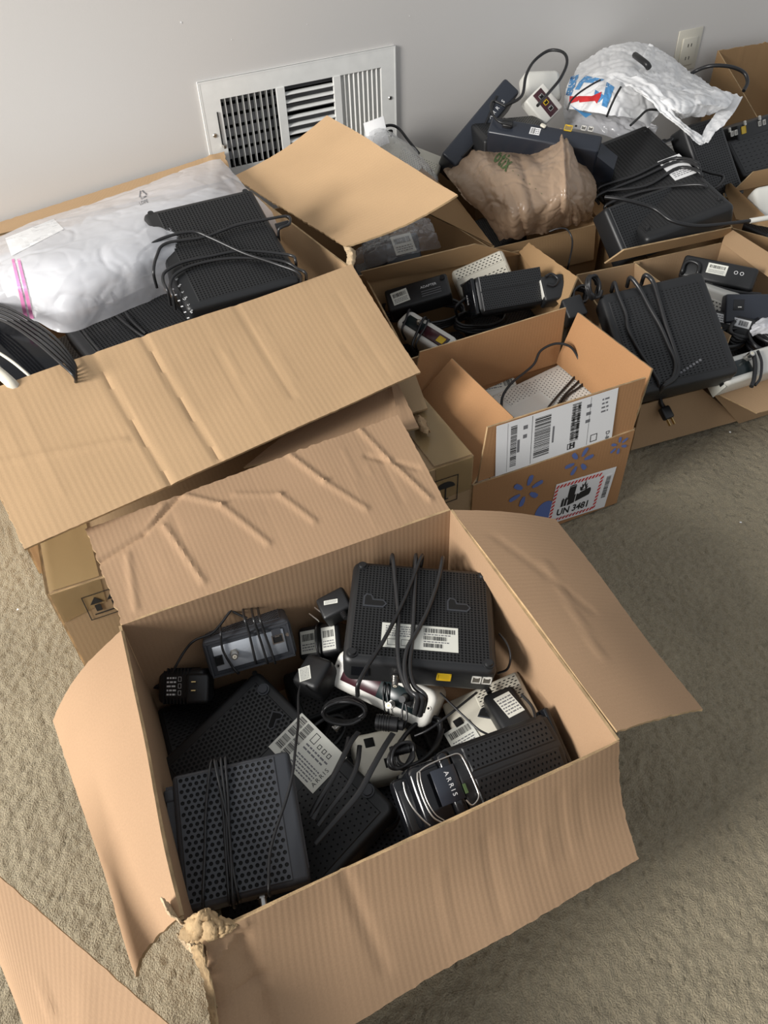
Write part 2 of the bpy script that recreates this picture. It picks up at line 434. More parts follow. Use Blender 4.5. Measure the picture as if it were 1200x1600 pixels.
def sub(child, part):
    """hang a piece under the part it belongs to, keeping its place"""
    ml = child.matrix_local.copy(); child.parent = part; child.matrix_parent_inverse = Matrix.Identity(4); child.matrix_local = part.matrix_local.inverted() @ ml
    return child
def sticker(parent, Mx, w, h, spec, name='sticker', mat='label', seed=0, label=None):
    """paper label with printed bars and text lines. spec: ('bar'|'barv'|'txt'|'box'|'qrz', x0,y0,x1,y1) fractions"""
    R = random.Random(seed); mb = MB(); mb.box(-w / 2, w / 2, -h / 2, h / 2, 0, .00035, mi=0); z0, z1 = .00035, .00050
    for it in spec:
        k, a, b, c, d = it[:5]; x0, x1, y0, y1 = (a - .5) * w, (c - .5) * w, (b - .5) * h, (d - .5) * h
        if k == 'bar':
            x = x0; u = .0005 if w < .12 else .0009
            while x < x1:
                bw = R.choice((1, 1, 2, 3)) * u; mb.box(x, min(x + bw, x1), y0, y1, z0, z1, mi=1); x += bw + R.choice((1, 1, 2)) * u
        elif k == 'barv':
            y = y0; u = .0005 if h < .08 else .0009
            while y < y1:
                bw = R.choice((1, 1, 2, 3)) * u; mb.box(x0, x1, y, min(y + bw, y1), z0, z1, mi=1); y += bw + R.choice((1, 1, 2)) * u
        elif k == 'txt':
            n = it[5] if len(it) > 5 else 3; lh = (y1 - y0) / n
            for i in range(n):
                x = x0; y = y0 + i * lh + lh * .25
                while x < x1 * (1 if i else .8) and x < x1:
                    ww = R.uniform(.8, 2.6) * lh * .5; mb.box(x, min(x + ww, x1), y, y + lh * .42, z0, z1, mi=2); x += ww + lh * .25
        elif k == 'box':
            b_ = min(w, h) * .015
            mb.box(x0, x1, y0, y0 + b_, z0, z1, mi=1); mb.box(x0, x1, y1 - b_, y1, z0, z1, mi=1)
            mb.box(x0, x0 + b_, y0, y1, z0, z1, mi=1); mb.box(x1 - b_, x1, y0, y1, z0, z1, mi=1)
        elif k == 'fill': mb.box(x0, x1, y0, y1, z0, z1, mi=1)
    o = mb.build(name, [M[mat], M['ink'], M['greyink']], parent, Mx)
    if label: o['label'] = label
    return o
SPEC = [('bar', .55, .72, .96, .9), ('bar', .55, .42, .85, .58), ('bar', .55, .12, .8, .28), ('txt', .05, .45, .45, .92, 5), ('box', .08, .1, .2, .35), ('box', .26, .1, .38, .35), ('txt', .55, .6, .96, .7, 1), ('txt', .55, .3, .96, .4, 1)]
SPEC2 = [('bar', .06, .7, .42, .9), ('bar', .06, .4, .42, .6), ('bar', .06, .12, .42, .3), ('txt', .48, .1, .95, .6, 6), ('box', .5, .68, .62, .9), ('box', .68, .68, .8, .9), ('box', .84, .68, .94, .9)]
SPEC3 = [('txt', .06, .1, .94, .9, 6)]
SPEC4 = [('bar', .1, .55, .9, .85), ('txt', .1, .1, .9, .45, 3)]

# measured poses: face centre, x axis, y axis, width, height
POSE = {
 'A1': ((0.3852, 0.5906, 0.2626), (0.8251, -0.5583, -0.0869), (0.5584, 0.8292, -0.0256), 0.2154, 0.1915),
 'A2': ((0.154, 0.7045, 0.2073), (0.9765, -0.2138, 0.0261), (0.162, 0.8093, 0.5647), 0.1318, 0.0515),
 'A3': ((0.1144, 0.5265, 0.1523), (0.3981, -0.8757, -0.2733), (0.9173, 0.3832, 0.1084), 0.2686, 0.1597),
 'A4': ((0.0322, 0.4501, 0.2356), (0.9558, -0.2935, -0.02), (0.2909, 0.9328, 0.213), 0.1484, 0.1578),
 'A5': ((0.3716, 0.3633, 0.2087), (0.968, -0.0175, -0.2503), (0.0789, 0.9681, 0.2377), 0.1574, 0.0709),
 'A5f': ((0.2891, 0.3703, 0.1985), (0.9602, -0.2472, 0.1299), (0.2544, 0.9662, -0.0422), 0.0809, 0.0883),
 'A6': ((0.2946, 0.5559, 0.1825), (0.5285, -0.8456, -0.075), (0.6686, 0.3602, 0.6505), 0.1643, 0.0593),
 'A7': ((0.414, 0.4501, 0.162), (0.9289, -0.2358, 0.2854), (0.3006, 0.9304, -0.2098), 0.125, 0.1089),
 'A8': ((0.4274, 0.4289, 0.1941), (0.9808, -0.1895, 0.046), (0.1946, 0.9666, -0.167), 0.0491, 0.0738),
 'A9': ((0.294, 0.7012, 0.2305), (0.9415, -0.164, 0.2945), (0.1315, 0.9831, 0.1272), 0.0478, 0.04),
 'A12': ((0.0432, 0.7327, 0.1623), (0.7408, -0.6273, 0.2403), (0.413, 0.7075, 0.5735), 0.0794, 0.048),
 'A11': ((0.2172, 0.629, 0.1994), (0.8536, 0.5002, 0.1453), (-0.4605, 0.8551, -0.238), 0.0499, 0.0399),
 'A13': ((0.0353, 0.726, 0.0638), (0.9334, -0.3206, -0.1611), (0.2664, 0.9199, -0.2877), 0.0948, 0.1584),
 'A14': ((0.2586, 0.4857, 0.1373), (0.7146, 0.0113, -0.6995), (0.3152, 0.8874, 0.3363), 0.0884, 0.0564),
 'A15': ((0.258, 0.6928, 0.169), (0.7423, -0.5558, 0.3743), (0.3756, 0.8077, 0.4544), 0.0698, 0.0498),
 'B2': ((0.4555, 1.4386, 0.477), (0.997, -0.0759, 0.0178), (0.0653, 0.9378, 0.3409), 0.2345, 0.2737),
 'B3': ((0.236, 1.39, 0.3849), (0.9859, 0.1189, 0.1178), (-0.1356, 0.9799, 0.1462), 0.2119, 0.2077),
 'B4': ((0.0355, 1.4405, 0.3912), (0.9803, 0.1955, 0.0295), (-0.1943, 0.9247, 0.3274), 0.112, 0.2467),
 'E1': ((0.9636, 0.9855, 0.1874), (0.1307, -0.9788, -0.1578), (0.9048, 0.0527, 0.4225), 0.1369, 0.1582),
 'E2': ((0.9214, 1.111, 0.1481), (0.9452, -0.3125, 0.0943), (0.2469, 0.8733, 0.4199), 0.0973, 0.0609),
 'F1': ((0.8895, 1.3921, 0.2676), (0.8772, -0.4214, 0.2299), (0.281, 0.8391, 0.4657), 0.1524, 0.0607),
 'F2': ((1.0661, 1.3799, 0.2705), (0.9001, -0.3074, 0.3088), (0.0476, 0.7738, 0.6316), 0.134, 0.0719),
 'F3': ((1.0241, 1.2076, 0.3012), (0.9083, -0.4019, 0.116), (0.2345, 0.7188, 0.6545), 0.1659, 0.0747),
 'F4': ((0.8421, 1.2824, 0.2335), (0.2009, -0.9768, -0.0739), (0.9054, 0.1564, 0.3947), 0.1627, 0.0531),
 'H1': ((1.3161, 1.749, 0.4717), (0.2239, -0.9535, -0.2018), (0.8058, 0.0646, 0.5887), 0.064, 0.2916),
 'H2': ((1.3709, 1.5567, 0.4823), (0.7633, -0.6318, -0.1352), (0.3851, 0.2769, 0.8804), 0.2683, 0.051),
 'H3': ((1.6944, 1.9474, 0.4499), (0.8555, -0.4466, -0.2619), (0.4412, 0.3643, 0.8201), 0.0967, 0.0742),
 'I1': ((1.5518, 1.366, 0.3879), (0.6422, -0.6113, 0.4625), (0.2219, 0.7257, 0.6512), 0.2097, 0.2614),
 'I2': ((1.9905, 1.5149, 0.2976), (0.7444, -0.1124, 0.6582), (-0.6351, 0.185, 0.7499), 0.1451, 0.1835),
 'I3': ((2.2865, 1.6054, 0.313), (0.9737, -0.177, 0.1432), (-0.0373, 0.4963, 0.8674), 0.2019, 0.053),
 'J1': ((1.1925, 0.9314, 0.3003), (0.9981, 0.0491, -0.0382), (-0.0176, 0.8116, 0.5839), 0.2619, 0.202),
 'K1': ((1.5166, 1.0627, 0.2708), (0.5921, -0.8059, 0.0057), (0.7966, 0.5863, 0.1471), 0.1541, 0.05),
 'K2': ((1.482, 1.0191, 0.2258), (0.8516, -0.3787, -0.3624), (0.5078, 0.7673, 0.3916), 0.0811, 0.0408),
 'K3': ((1.4968, 0.9445, 0.2444), (0.7483, -0.6619, -0.0445), (0.6245, 0.6802, 0.3837), 0.0819, 0.0501),
 'K5': ((1.3611, 0.8148, 0.2047), (0.9877, -0.0911, -0.1273), (0.1505, 0.7764, 0.6121), 0.1195, 0.0516),
}

# ------------------------------------------------------------ the setting
WY = 2.1            # the wall plane
def lattice(seed, X, Y, f):
    R = np.random.RandomState(seed); g = R.rand(256, 256)
    x = X * f; y = Y * f; xi = np.floor(x).astype(int); yi = np.floor(y).astype(int); a = x - xi; b = y - yi
    a = a * a * (3 - 2 * a); b = b * b * (3 - 2 * b)
    q = lambda i, j: g[(xi + i) % 256, (yi + j) % 256]
    return (q(0, 0) * (1 - a) + q(1, 0) * a) * (1 - b) + (q(0, 1) * (1 - a) + q(1, 1) * a) * b
def carpet():
    s = .0042; xs = np.concatenate([np.arange(-3.4, -.7, .05), np.arange(-.7, 2.3, s), np.arange(2.3, 3.2, .03)]); ys = np.concatenate([np.arange(-1.5, -.1, .05), np.arange(-.1, 1.35, s), np.linspace(1.35, WY, 30)])
    nx, ny = len(xs) - 1, len(ys) - 1
    X, Y = np.meshgrid(xs, ys)
    Xw = X + .006 * (lattice(9, X + 5, Y + 5, 90) - .5); Yw = Y + .006 * (lattice(8, X + 5, Y + 5, 90) - .5)
    h = np.abs(lattice(1, Xw + 7, Yw + 7, 110) - .5) * 2; h2 = lattice(2, X + 7, Y + 7, 190)
    Z = -.0070 + .0036 * (np.minimum(h * 2.2, 1) ** .7) + .0030 * h2 + 0.001 * (lattice(3, X + 7, Y + 7, 9) - .5)
    Z = np.minimum(Z, .001)
    v = np.stack([X, Y, Z], -1).reshape(-1, 3).astype('f')
    i = np.arange(ny)[:, None] * (nx + 1) + np.arange(nx)[None]; q = np.stack([i, i + 1, i + nx + 2, i + nx + 1], -1).reshape(-1, 4).astype('i')
    me = bpy.data.meshes.new('floor'); me.vertices.add(len(v)); me.vertices.foreach_set('co', v.ravel())
    me.loops.add(q.size); me.loops.foreach_set('vertex_index', q.ravel()); me.polygons.add(len(q))
    me.polygons.foreach_set('loop_start', np.arange(0, q.size, 4, dtype='i')); me.polygons.foreach_set('loop_total', np.full(len(q), 4, 'i'))
    me.update(); me.validate(); me.polygons.foreach_set('use_smooth', [True] * len(q))
    tag(link('floor', me, M['carpet']), 'beige looped carpet floor under all the boxes', None, None, 'structure')
carpet()
# vent frame corners on the wall
VX0, VX1, VZ0, VZ1 = .678, 1.262, .330, .595
mb = MB()
wv = [(-3.4, -.02), (3.4, -.02), (3.4, 2.4), (-3.4, 2.4), (VX0 + .03, VZ0 + .03), (VX1 - .03, VZ0 + .03), (VX1 - .03, VZ1 - .03), (VX0 + .03, VZ1 - .03)]
for x, z in wv: mb.v.append(Vector((x, WY, z)))
for x, z in wv: mb.v.append(Vector((x, WY + .012, z)))
for q in ((0, 1, 5, 4), (1, 2, 6, 5), (2, 3, 7, 6), (3, 0, 4, 7)):
    mb.f.append(list(q)); mb.m.append(0); mb.f.append([8 + i for i in q][::-1]); mb.m.append(0)
for i in range(4):
    a, b = 4 + i, 4 + (i + 1) % 4; mb.f.append([a, b, 8 + b, 8 + a]); mb.m.append(0)
wall = tag(mb.build('wall_back', M['wall']), 'warm grey painted wall behind the boxes', None, None, 'structure')
mb = MB()
for (u, v, s) in ((283, 35, .003), (362, 62, .0015), (480, 38, .0012), (640, 25, .0015), (1012, 30, .0012)):
    p = PY(u, v, WY); mb.cyl((0, 0), s * .7, 0, .001, 8, Matrix.Translation(p) @ RX(90))
tag(mb.build('nail_mark', M['paper'], wall), None, None, None, 'stuff')
mb = MB(); mb.box(-3.4, 3.4, WY - .014, WY, 0, .085); mb.box(-3.4, 3.4, WY - .010, WY, .085, .095)
tag(mb.build('baseboard_back', M['vent']), 'white baseboard along the foot of the grey wall', None, None, 'structure')

# vent register
vr = empty('wall_register', (VX0, WY, VZ0), 'white metal three-bank air vent register on the grey wall', 'air vent')
W_, H_ = VX1 - VX0, VZ1 - VZ0
def fr(x, y, z0, z1): pass
mb = MB()
gx0, gx1, gz0, gz1 = .052, W_ - .048, .045, H_ - .047
bars = [(gx0 + .1585, gx0 + .182), (gx0 + .331, gx0 + .352)]
def fbox(x0, x1, z0, z1, d0=-.013, d1=0): mb.box(x0, x1, d0, d1, z0, z1)
mb.box(0, W_, -.009, -.006, gz1, H_); mb.box(0, W_, -.009, -.006, 0, gz0); mb.box(0, gx0, -.009, -.006, gz0, gz1); mb.box(gx1, W_, -.009, -.006, gz0, gz1)
for a, b in bars: mb.box(a, b, -.012, -.004, gz0, gz1)
for a in ((0, .004, 0, H_), (W_ - .004, W_, 0, H_), (.004, W_ - .004, 0, .004), (.004, W_ - .004, H_ - .004, H_)): mb.box(a[0], a[1], -.0096, 0, a[2], a[3])
f_ = mb.build('frame', M['vent'], vr)
def slat(L, wd, ang, vert, x, z):
    mb = MB(); n = 5
    prof = [(-wd / 2 + wd * i / (n - 1), .0025 * math.sin(math.pi * i / (n - 1))) for i in range(n)]
    for s in (-L / 2, L / 2):
        for t in (0, .0012):
            for a, b in prof: mb.v.append(Vector((s, a, b + t)))
    for t in (0, 1):
        for i in range(n - 1):
            q = [t * n + i, t * n + i + 1, 2 * n + t * n + i + 1, 2 * n + t * n + i]; mb.f.append(q if t else q[::-1]); mb.m.append(0)
    mb.f.append([0, n, 3 * n, 2 * n]); mb.m.append(0); mb.f.append([n - 1, 2 * n - 1, 4 * n - 1, 3 * n - 1][::-1]); mb.m.append(0)
    return mesh_from('slat', mb.v, mb.f)
zc = (gz0 + gz1) / 2; L_ = gz1 - gz0
sv = slat(L_, .017, 0, True, 0, 0); sh = slat(bars[1][0] - bars[0][1], .0165, 0, False, 0, 0)
for i in range(9):
    x = gx0 + .006 + i * (bars[0][0] - gx0 - .006) / 9 + .006
    link('slat', sv, M['vent'], vr, T(x, -.002, zc) @ RY(90) @ RX(6))
for i in range(9):
    x = bars[1][1] + .004 + i * (gx1 - bars[1][1]) / 9 + .006
    link('slat', sv, M['vent'], vr, T(x, -.002, zc) @ RY(90) @ RX(-38))
for i in range(8):
    z = gz0 + .012 + i * (L_ - .012) / 8
    link('slat', sh, M['vent'], vr, T((bars[0][1] + bars[1][0]) / 2, -.002, z) @ RX(14))
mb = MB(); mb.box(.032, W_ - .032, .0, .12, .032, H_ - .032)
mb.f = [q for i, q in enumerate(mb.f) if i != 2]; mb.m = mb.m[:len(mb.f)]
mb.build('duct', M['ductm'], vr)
db = MB(); db.box(gx0, gx1, .0, .0012, 0, .020)
dme = mesh_from('damper_blade', db.v, db.f)
for i in range(6): link('damper_blade', dme, M['damper'], vr, T(0, .028, gz0 + .01 + i * L_ / 6) @ RX(-30))
for (x, z) in ((.022, .135), (W_ - .02, .135)):
    s = MB(); s.cyl((0, 0), .006, 0, .002, 16, RX(90), r2=.0045); s.box(-.004, .004, -.0026, -.0018, -.0006, .0006, mi=1)
    s.build('screw', [M['metal'], M['ink']], vr, T(x, -.009, z), sm=True)
lv = MB(); lv.box(-.0012, .0012, -.0125, -.009, -.04, .04, mi=1); lv.box(-.003, .003, -.028, -.009, -.046, -.038)
lv.build('damper_lever', [M['metal'], M['hole']], vr, T(.038, 0, .150))

# wall outlet
ot = PY(1073, 78, WY)
o_ = empty('wall_outlet', ot, 'cream outlet plate on the grey wall, half hidden by the white bag', 'outlet')
link('cover_plate', rbox(.115, .13, .004, .003, 2), M['offwhite'], o_, RX(90) @ T(0, 0, .004))
link('outlet_insert', rbox(.070, .088, .006, .003, 2), M['offwhite'], o_, RX(90) @ T(0, -.004, .009))
for k in (-.02, .02):
    for q in (-.0078, .0078):
        s = MB(); s.box(q - .0012, q + .0012, -.0098, -.009, k - .005, k + .005); s.build('outlet_slot', M['hole'], o_, T(0, 0, -.004))
# crumbs on the carpet
for i, (u, v, l) in enumerate(((1157, 816, 'tiny white crumb on the carpet in the open area right of the battery-mark box'), (28, 952, 'tiny white crumb on the carpet at the left edge, beside the taped box'), (1141, 675, 'tiny white crumb on the carpet in front of the folded low flap'))):
    p = P(u, v, .004); b_ = bmesh.new(); bmesh.ops.create_icosphere(b_, subdivisions=1, radius=.0028)
    for q in b_.verts: q.co *= rnd.uniform(.6, 1.2); q.co.z *= .6
    me = bpy.data.meshes.new('crumb'); b_.to_mesh(me); b_.free(); o = link('carpet_crumb', me, M['paper']); o.location = p
    tag(o, l, 'crumb', 'white crumbs on the carpet')

# ------------------------------------------------------------ cardboard boxes
def wallq(a, b, ztop, zbot, inset=0):
    """upright panel whose top edge is a-b; flutes run up-down; its v=0 is the top edge"""
    a = Vector(a); b = Vector(b)
    return (a, b, Vector((b.x, b.y, zbot)), Vector((a.x, a.y, zbot)))
def open_box(label, rim, zb, mat, walls='fblr', seed=1, group=None, name='cardboard_box', cat='box', tops=None, bottom=True, dents=5, wav=.0012, left_to=None):
    """rim: back-left, back-right, front-right, front-left top corners (world)"""
    bl, br, fr_, fl = [Vector(p) for p in rim]
    c = (bl + br + fr_ + fl) / 4
    root = empty(name, (c.x, c.y, zb), label, cat, group)
    nm = 'side_wall'
    if 'b' in walls: panel(nm, wallq(br, bl, 0, zb + .002), root, mat, seed=seed, dents=dents, wav=wav)
    if 'f' in walls: panel(nm, wallq(fl, fr_, 0, zb + .002), root, mat, seed=seed + 1, dents=dents, wav=wav, dentd=wav)
    if 'l' in walls: panel(nm, wallq(bl, left_to or fl, 0, zb + .002), root, mat, seed=seed + 2, dents=dents, wav=wav)
    if 'r' in walls: panel(nm, wallq(fr_, br, 0, zb + .002), root, mat, seed=seed + 3, dents=dents, wav=wav)
    if bottom:
        f = lambda p, q: Vector((p.x + (q.x - p.x) * .012, p.y + (q.y - p.y) * .012, zb + .006))
        panel('bottom_panel', (f(fl, c), f(fr_, c), f(br, c), f(bl, c)), root, mat, cell=.05, dents=0, seed=seed)
    return root
def lerp(a, b, t): return Vector(a).lerp(Vector(b), t)

# A: the big open box in front
Abl, Abr, Afr, Afl = P(190, 977, .30), P(704, 797, .30), P(964, 1157, .30), P(318, 1458, .30)
A = open_box('large open cardboard box in front, full of black modems', (Abl, Abr, Afr, Afl), 0, M['cardA'], seed=10, left_to=P(287, 1436, .30))
panel('back_flap', (Abl, Abr, P(622, 647, .335), P(132, 826, .333)), A, M['cardA'], cell=.0038, seed=21, dents=12, dentd=.0010, wav=.005, rag=(0, .002, .003, .004),
      creases=((0, 0.62, 0.14, 0.74, 0.0046, -0.00375), (0.14, 0.74, 0.28, 1, 0.0046, -0.0045), (0.14, 0.74, 0.22, 0.95, 0.0046, 0.00225), (0.2, 0.75, 0.24, 0.12, 0.0046, 0.003), (0.28, 0.98, 0.37, 0.75, 0.0046, 0.00375), (0.37, 0.75, 0.45, 0.25, 0.0046, 0.003), (0.42, 0.8, 0.54, 0.65, 0.0046, 0.00225), (0.54, 0.65, 0.6, 0.3, 0.0046, 0.003),
               (0.62, 0.98, 0.68, 0.62, 0.0046, 0.00375), (0.68, 0.62, 0.76, 0.25, 0.0046, 0.003), (0.86, 1, 0.9, 0.6, 0.0046, 0.003), (0.84, 0.72, 0.97, 0.45, 0.0046, -0.003), (0.9, 0.6, 0.96, 0.15, 0.0046, 0.003375), (0.05, 0.1, 0.08, 0.6, 0.0046, 0.00225)))
panel('right_flap', (P(706, 795, .302), P(965, 1143, .302), P(1098, 1109, .262), P(868, 812, .262)), A, M['cardA'], cell=.007, seed=24, dents=1, wav=.004, rag=(0, .002, .001, .001), bulge=.006,
      creases=((.15, .2, .55, .6, .004, -.0018), (.3, .5, .75, .35, .004, .0016)))
panel('left_flap', (P(283, 1432, .302), P(188, 985, .302), P(82, 1126, .225), P(214, 1528, .19)), A, M['cardA'], cell=.007, seed=25, dents=1, wav=.005, rag=(0, .002, .002, .003), bulge=.014)
panel('front_flap', (P(316, 1463, .3045), P(966, 1156, .3045), P(998, 1342, .16), P(345, 1712, .18)), A, M['cardA'], cell=.006, seed=26, dents=13, dentd=.0012, wav=.007, rag=(.001, .002, .002, .006), bulge=.016,
      creases=((.07, .1, .12, .9, .008, .006), (.3, 0, .36, .8, .006, .0025), (.0, .25, .08, .05, .004, -.005), (.0, .5, .12, .45, .005, .004)))
# rough inner face of the torn corner
def scrap(pts, parent, mat, amp=.006, seed=1, name='torn_scrap', nu=40, nv=18, t=.0015, sc=110):
    me = sheet_mesh(Pn(pts), nu, nv, amp, seed, sc)
    o = link(name, me, mat, parent); 
    Mi = parent.matrix_world.inverted(); me.transform(Mi)
    so = o.modifiers.new('s', 'SOLIDIFY'); so.thickness = t
    return o
scrap([[(252, 1402, .315), (262, 1410, .30), (280, 1430, .285)], [(262, 1425, .31), (275, 1435, .30), (300, 1445, .29)], [(290, 1448, .30), (300, 1450, .295), (322, 1440, .29)]], A, M['torn'], .003, 3)
scrap([[(285, 1440, .30), (310, 1425, .315), (325, 1420, .31), (350, 1435, .305), (385, 1436, .302)], [(282, 1452, .298), (305, 1452, .312), (330, 1448, .316), (352, 1448, .31), (372, 1446, .305)], [(278, 1462, .29), (302, 1475, .295), (328, 1472, .30), (345, 1464, .302), (360, 1455, .303)]], A, M['edge'], .0065, 5, sc=70)
scrap([[(297, 1480, .30), (305, 1500, .29), (318, 1530, .27), (326, 1570, .25), (332, 1620, .22)], [(303, 1478, .31), (314, 1500, .298), (325, 1530, .28), (334, 1570, .26), (338, 1620, .23)], [(318, 1474, .31), (320, 1502, .297), (332, 1532, .28), (338, 1570, .26), (342, 1620, .23)]], A, M['edge'], .003, 7)
scrap([[(276, 1458, .295), (285, 1466, .29), (300, 1476, .292)], [(282, 1466, .285), (292, 1480, .278), (300, 1490, .282)]], A, M['torn'], .003, 9)

# C: closed taped box under the flaps
Cfl, Cfr = P(78, 928, .265), P(737, 713, .265)
cd_ = (Cfr - Cfl).normalized(); cn = Vector((-cd_.y, cd_.x, 0)); CD = .36
Cbl, Cbr = Cfl + cn * CD, Cfr + cn * CD
C_ = open_box('closed cardboard carton sealed with clear tape, with black handling symbols, under the flaps', (Cbl, Cbr, Cfr, Cfl), 0, M['cardC'], seed=40, dents=3, wav=.0006)
panel('top_panel', (Cfl + Vector((0, 0, .001)), Cfr + Vector((0, 0, .001)), Cbr, Cbl), C_, M['cardC'], seed=44, dents=4, cell=.012)
up = Vector((0, 0, 1)); fn = -cn
def tape(a, b, c, d, off, seed, parent):
    o = Vector(off); panel('packing_tape', (Vector(a) + o, Vector(b) + o, Vector(c) + o, Vector(d) + o), parent, M['tape'], t=.0004, cell=.006, dents=5, dentd=.0007, wav=.0012, seed=seed, edge='tape')
Cx = lambda s, t, z: Cfl + cd_ * s + cn * t + Vector((0, 0, z - .265))
CL = (Cfr - Cfl).length
tape(Cx(0.0, 0, .268), Cx(.075, 0, .268), Cx(.075, .30, .268), Cx(0, .30, .268), (0, 0, .0015), 3, C_)
tape(Cx(CL - .075, 0, .268), Cx(CL, 0, .268), Cx(CL, .30, .268), Cx(CL - .075, .30, .268), (0, 0, .0015), 4, C_)
tape(Cx(0, 0, .20), Cx(.07, 0, .215), Cx(.075, 0, .268), Cx(0, 0, .268), fn * .0052, 5, C_)
tape(Cx(CL - .07, 0, .19), Cx(CL, 0, .19), Cx(CL, 0, .268), Cx(CL - .075, 0, .268), fn * .0052, 6, C_)
tape(Cx(0, .3, .20), Cx(0, 0, .20), Cx(0, 0, .268), Cx(0, .3, .268), -cd_ * .0052, 7, C_)
# printed handling marks on its front
Mf = Matrix.Identity(4)
for i, v_ in enumerate((cd_, up, fn)):
    for r_ in range(3): Mf[r_][i] = v_[r_]
def frontM(u, v, root, base, off=.0056):
    """matrix on the front plane of a box through point base, at pixel u,v"""
    r = RCV @ Vector((u - 600, v - 800, FPX)); t = (base - CAM).dot(fn) / r.dot(fn); p = CAM + r * t + fn * off
    m = Mf.copy(); m.translation = p; return root.matrix_world.inverted() @ m
def ring(mb, w, h, b):
    mb.box(-w / 2, w / 2, h / 2 - b, h / 2, 0, .0003); mb.box(-w / 2, w / 2, -h / 2, -h / 2 + b, 0, .0003)
    mb.box(-w / 2, -w / 2 + b, -h / 2, h / 2, 0, .0003); mb.box(w / 2 - b, w / 2, -h / 2, h / 2, 0, .0003)
mb = MB(); ring(mb, .062, .056, .0014)
for s in (-.013, .013):
    mb.poly([(s - .010, .006), (s + .010, .006), (s, .021)], 0, .0003); mb.box(s - .0045, s + .0045, -.012, .003, 0, .0003)
mb.box(-.022, .022, -.019, -.0165, 0, .0003)
mb.build('printed_arrows_mark', M['ink'], C_, frontM(165, 938, C_, Cfl))
mb = MB(); ring(mb, .050, .062, .0014)
mb.poly([(-.019, .006)] + [(.019 * math.cos(a), .006 + .016 * math.sin(a)) for a in [math.radians(180 - 15 * k) for k in range(12, 0, -1)]][:0] + [(.019, .006)] + [(.019 * math.cos(math.radians(15 * k)), .006 + .015 * math.sin(math.radians(15 * k))) for k in range(1, 12)], 0, .0003)
mb.box(-.0012, .0012, -.020, .006, 0, .0003); mb.box(-.0012, .006, -.022, -.0195, 0, .0003)
mb.build('printed_umbrella_mark', M['ink'], C_, frontM(694, 764, C_, Cfl))
# torn pieces on its top right
panel('tape_flap', (P(668, 640, .278), P(620, 655, .278), P(600, 600, .285), P(648, 585, .285)), C_, M['cardC'], seed=47, dents=2, rag=(.002, .002, .001, .001))
scrap([[(648, 652, .275), (652, 668, .285), (668, 680, .29)], [(655, 650, .285), (660, 664, .298), (670, 672, .292)], [(664, 655, .272), (668, 668, .280), (672, 676, .275)]], C_, M['cardC'], .004, 12)
# loose brown flap between the boxes
o = panel('loose_cardboard_flap', (P(380, 730, .300), P(655, 668, .300), P(622, 598, .312), P(520, 618, .312)), None, M['cardA'], seed=50, dents=3, rag=(.003, .002, 0, .003), creases=((.9, 0, .88, 1, .006, .004),))
tag(o, 'loose brown cardboard sheet wedged between the two upper flaps of the front boxes', 'cardboard')

# B: tall box at the left wall
Bfr, Bfl = P(546, 419, .42), P(-70, 632, .42)
Bbr = Vector((.695, 1.985, .385)); Bbl = Vector((-.125, 1.985, .385))
Bfr.z = .42
B = open_box('tall open cardboard box at left against the wall, with milky plastic bag', (Bbl, Bbr, Bfr, Bfl), 0, M['cardB'], seed=60)
panel('back_flap', (Bbr + Vector((0, 0, 0)), Bbl, PY(-60, 368, 2.085), PY(352, 238, 2.085)), B, M['cardB'], seed=64, dents=3, dentd=.0025, rag=(0, 0, .002, .01), creases=((.02, 0, .06, 1, .01, -.004),))
panel('right_flap', (P(541, 387, .425), Bbr + Vector((0, 0, .002)), P(511, 180, .535), P(716, 306, .505)), B, M['cardB'], seed=65, dents=0, wav=.006, rag=(.004, .001, .001, .003), bulge=.012, cell=.008)
# its bend strip at the rim
panel('front_flap', (Bfl + Vector((0, 0, .003)), Bfr + Vector((.004, -.002, .003)), P(657, 584, .355), P(38, 862, .345)), B, M['cardB'], cell=.006, seed=66, dents=16, dentd=.0013, wav=.004, rag=(0, .001, .001, .006), bulge=.006,
      creases=((.42, .0, .44, .98, .005, .003), (.30, 0, .32, 1, .005, .003), (.66, 0, .67, .8, .004, .002), (.02, .45, .28, .62, .004, -.0035)))
scrap([[(537, 386, .424), (542, 398, .420), (541, 414, .416)], [(545, 386, .430), (550, 398, .426), (549, 416, .420)], [(552, 388, .424), (556, 400, .420), (552, 417, .416)]], B, M['torn'], .003, 31)
mb = MB(); mb.cyl((0, 0), .003, 0, .0006, 8); 

# D: flap of a box in the near left corner
dq = (P(-120, 1700, .33), P(262, 1620, .33), P(268, 1605, .335), P(-60, 1318, .34))
Dr = open_box('cardboard box at the near left corner of the picture, only its raised flap in view', (Vector((-.52, .34, .26)), Vector((-.22, .32, .26)), Vector((-.24, .06, .26)), Vector((-.54, .08, .26))), 0, M['cardA'], seed=70)
panel('right_flap', (Vector((-.235, .07, .262)), Vector((-.22, .32, .262)), P(-90, 1290, .30), P(270, 1602, .30)), Dr, M['cardA'], seed=71, dents=1, wav=.005, rag=(0, .002, .002, .001),
      creases=((.5, .62, .55, .68, .004, -.004),))

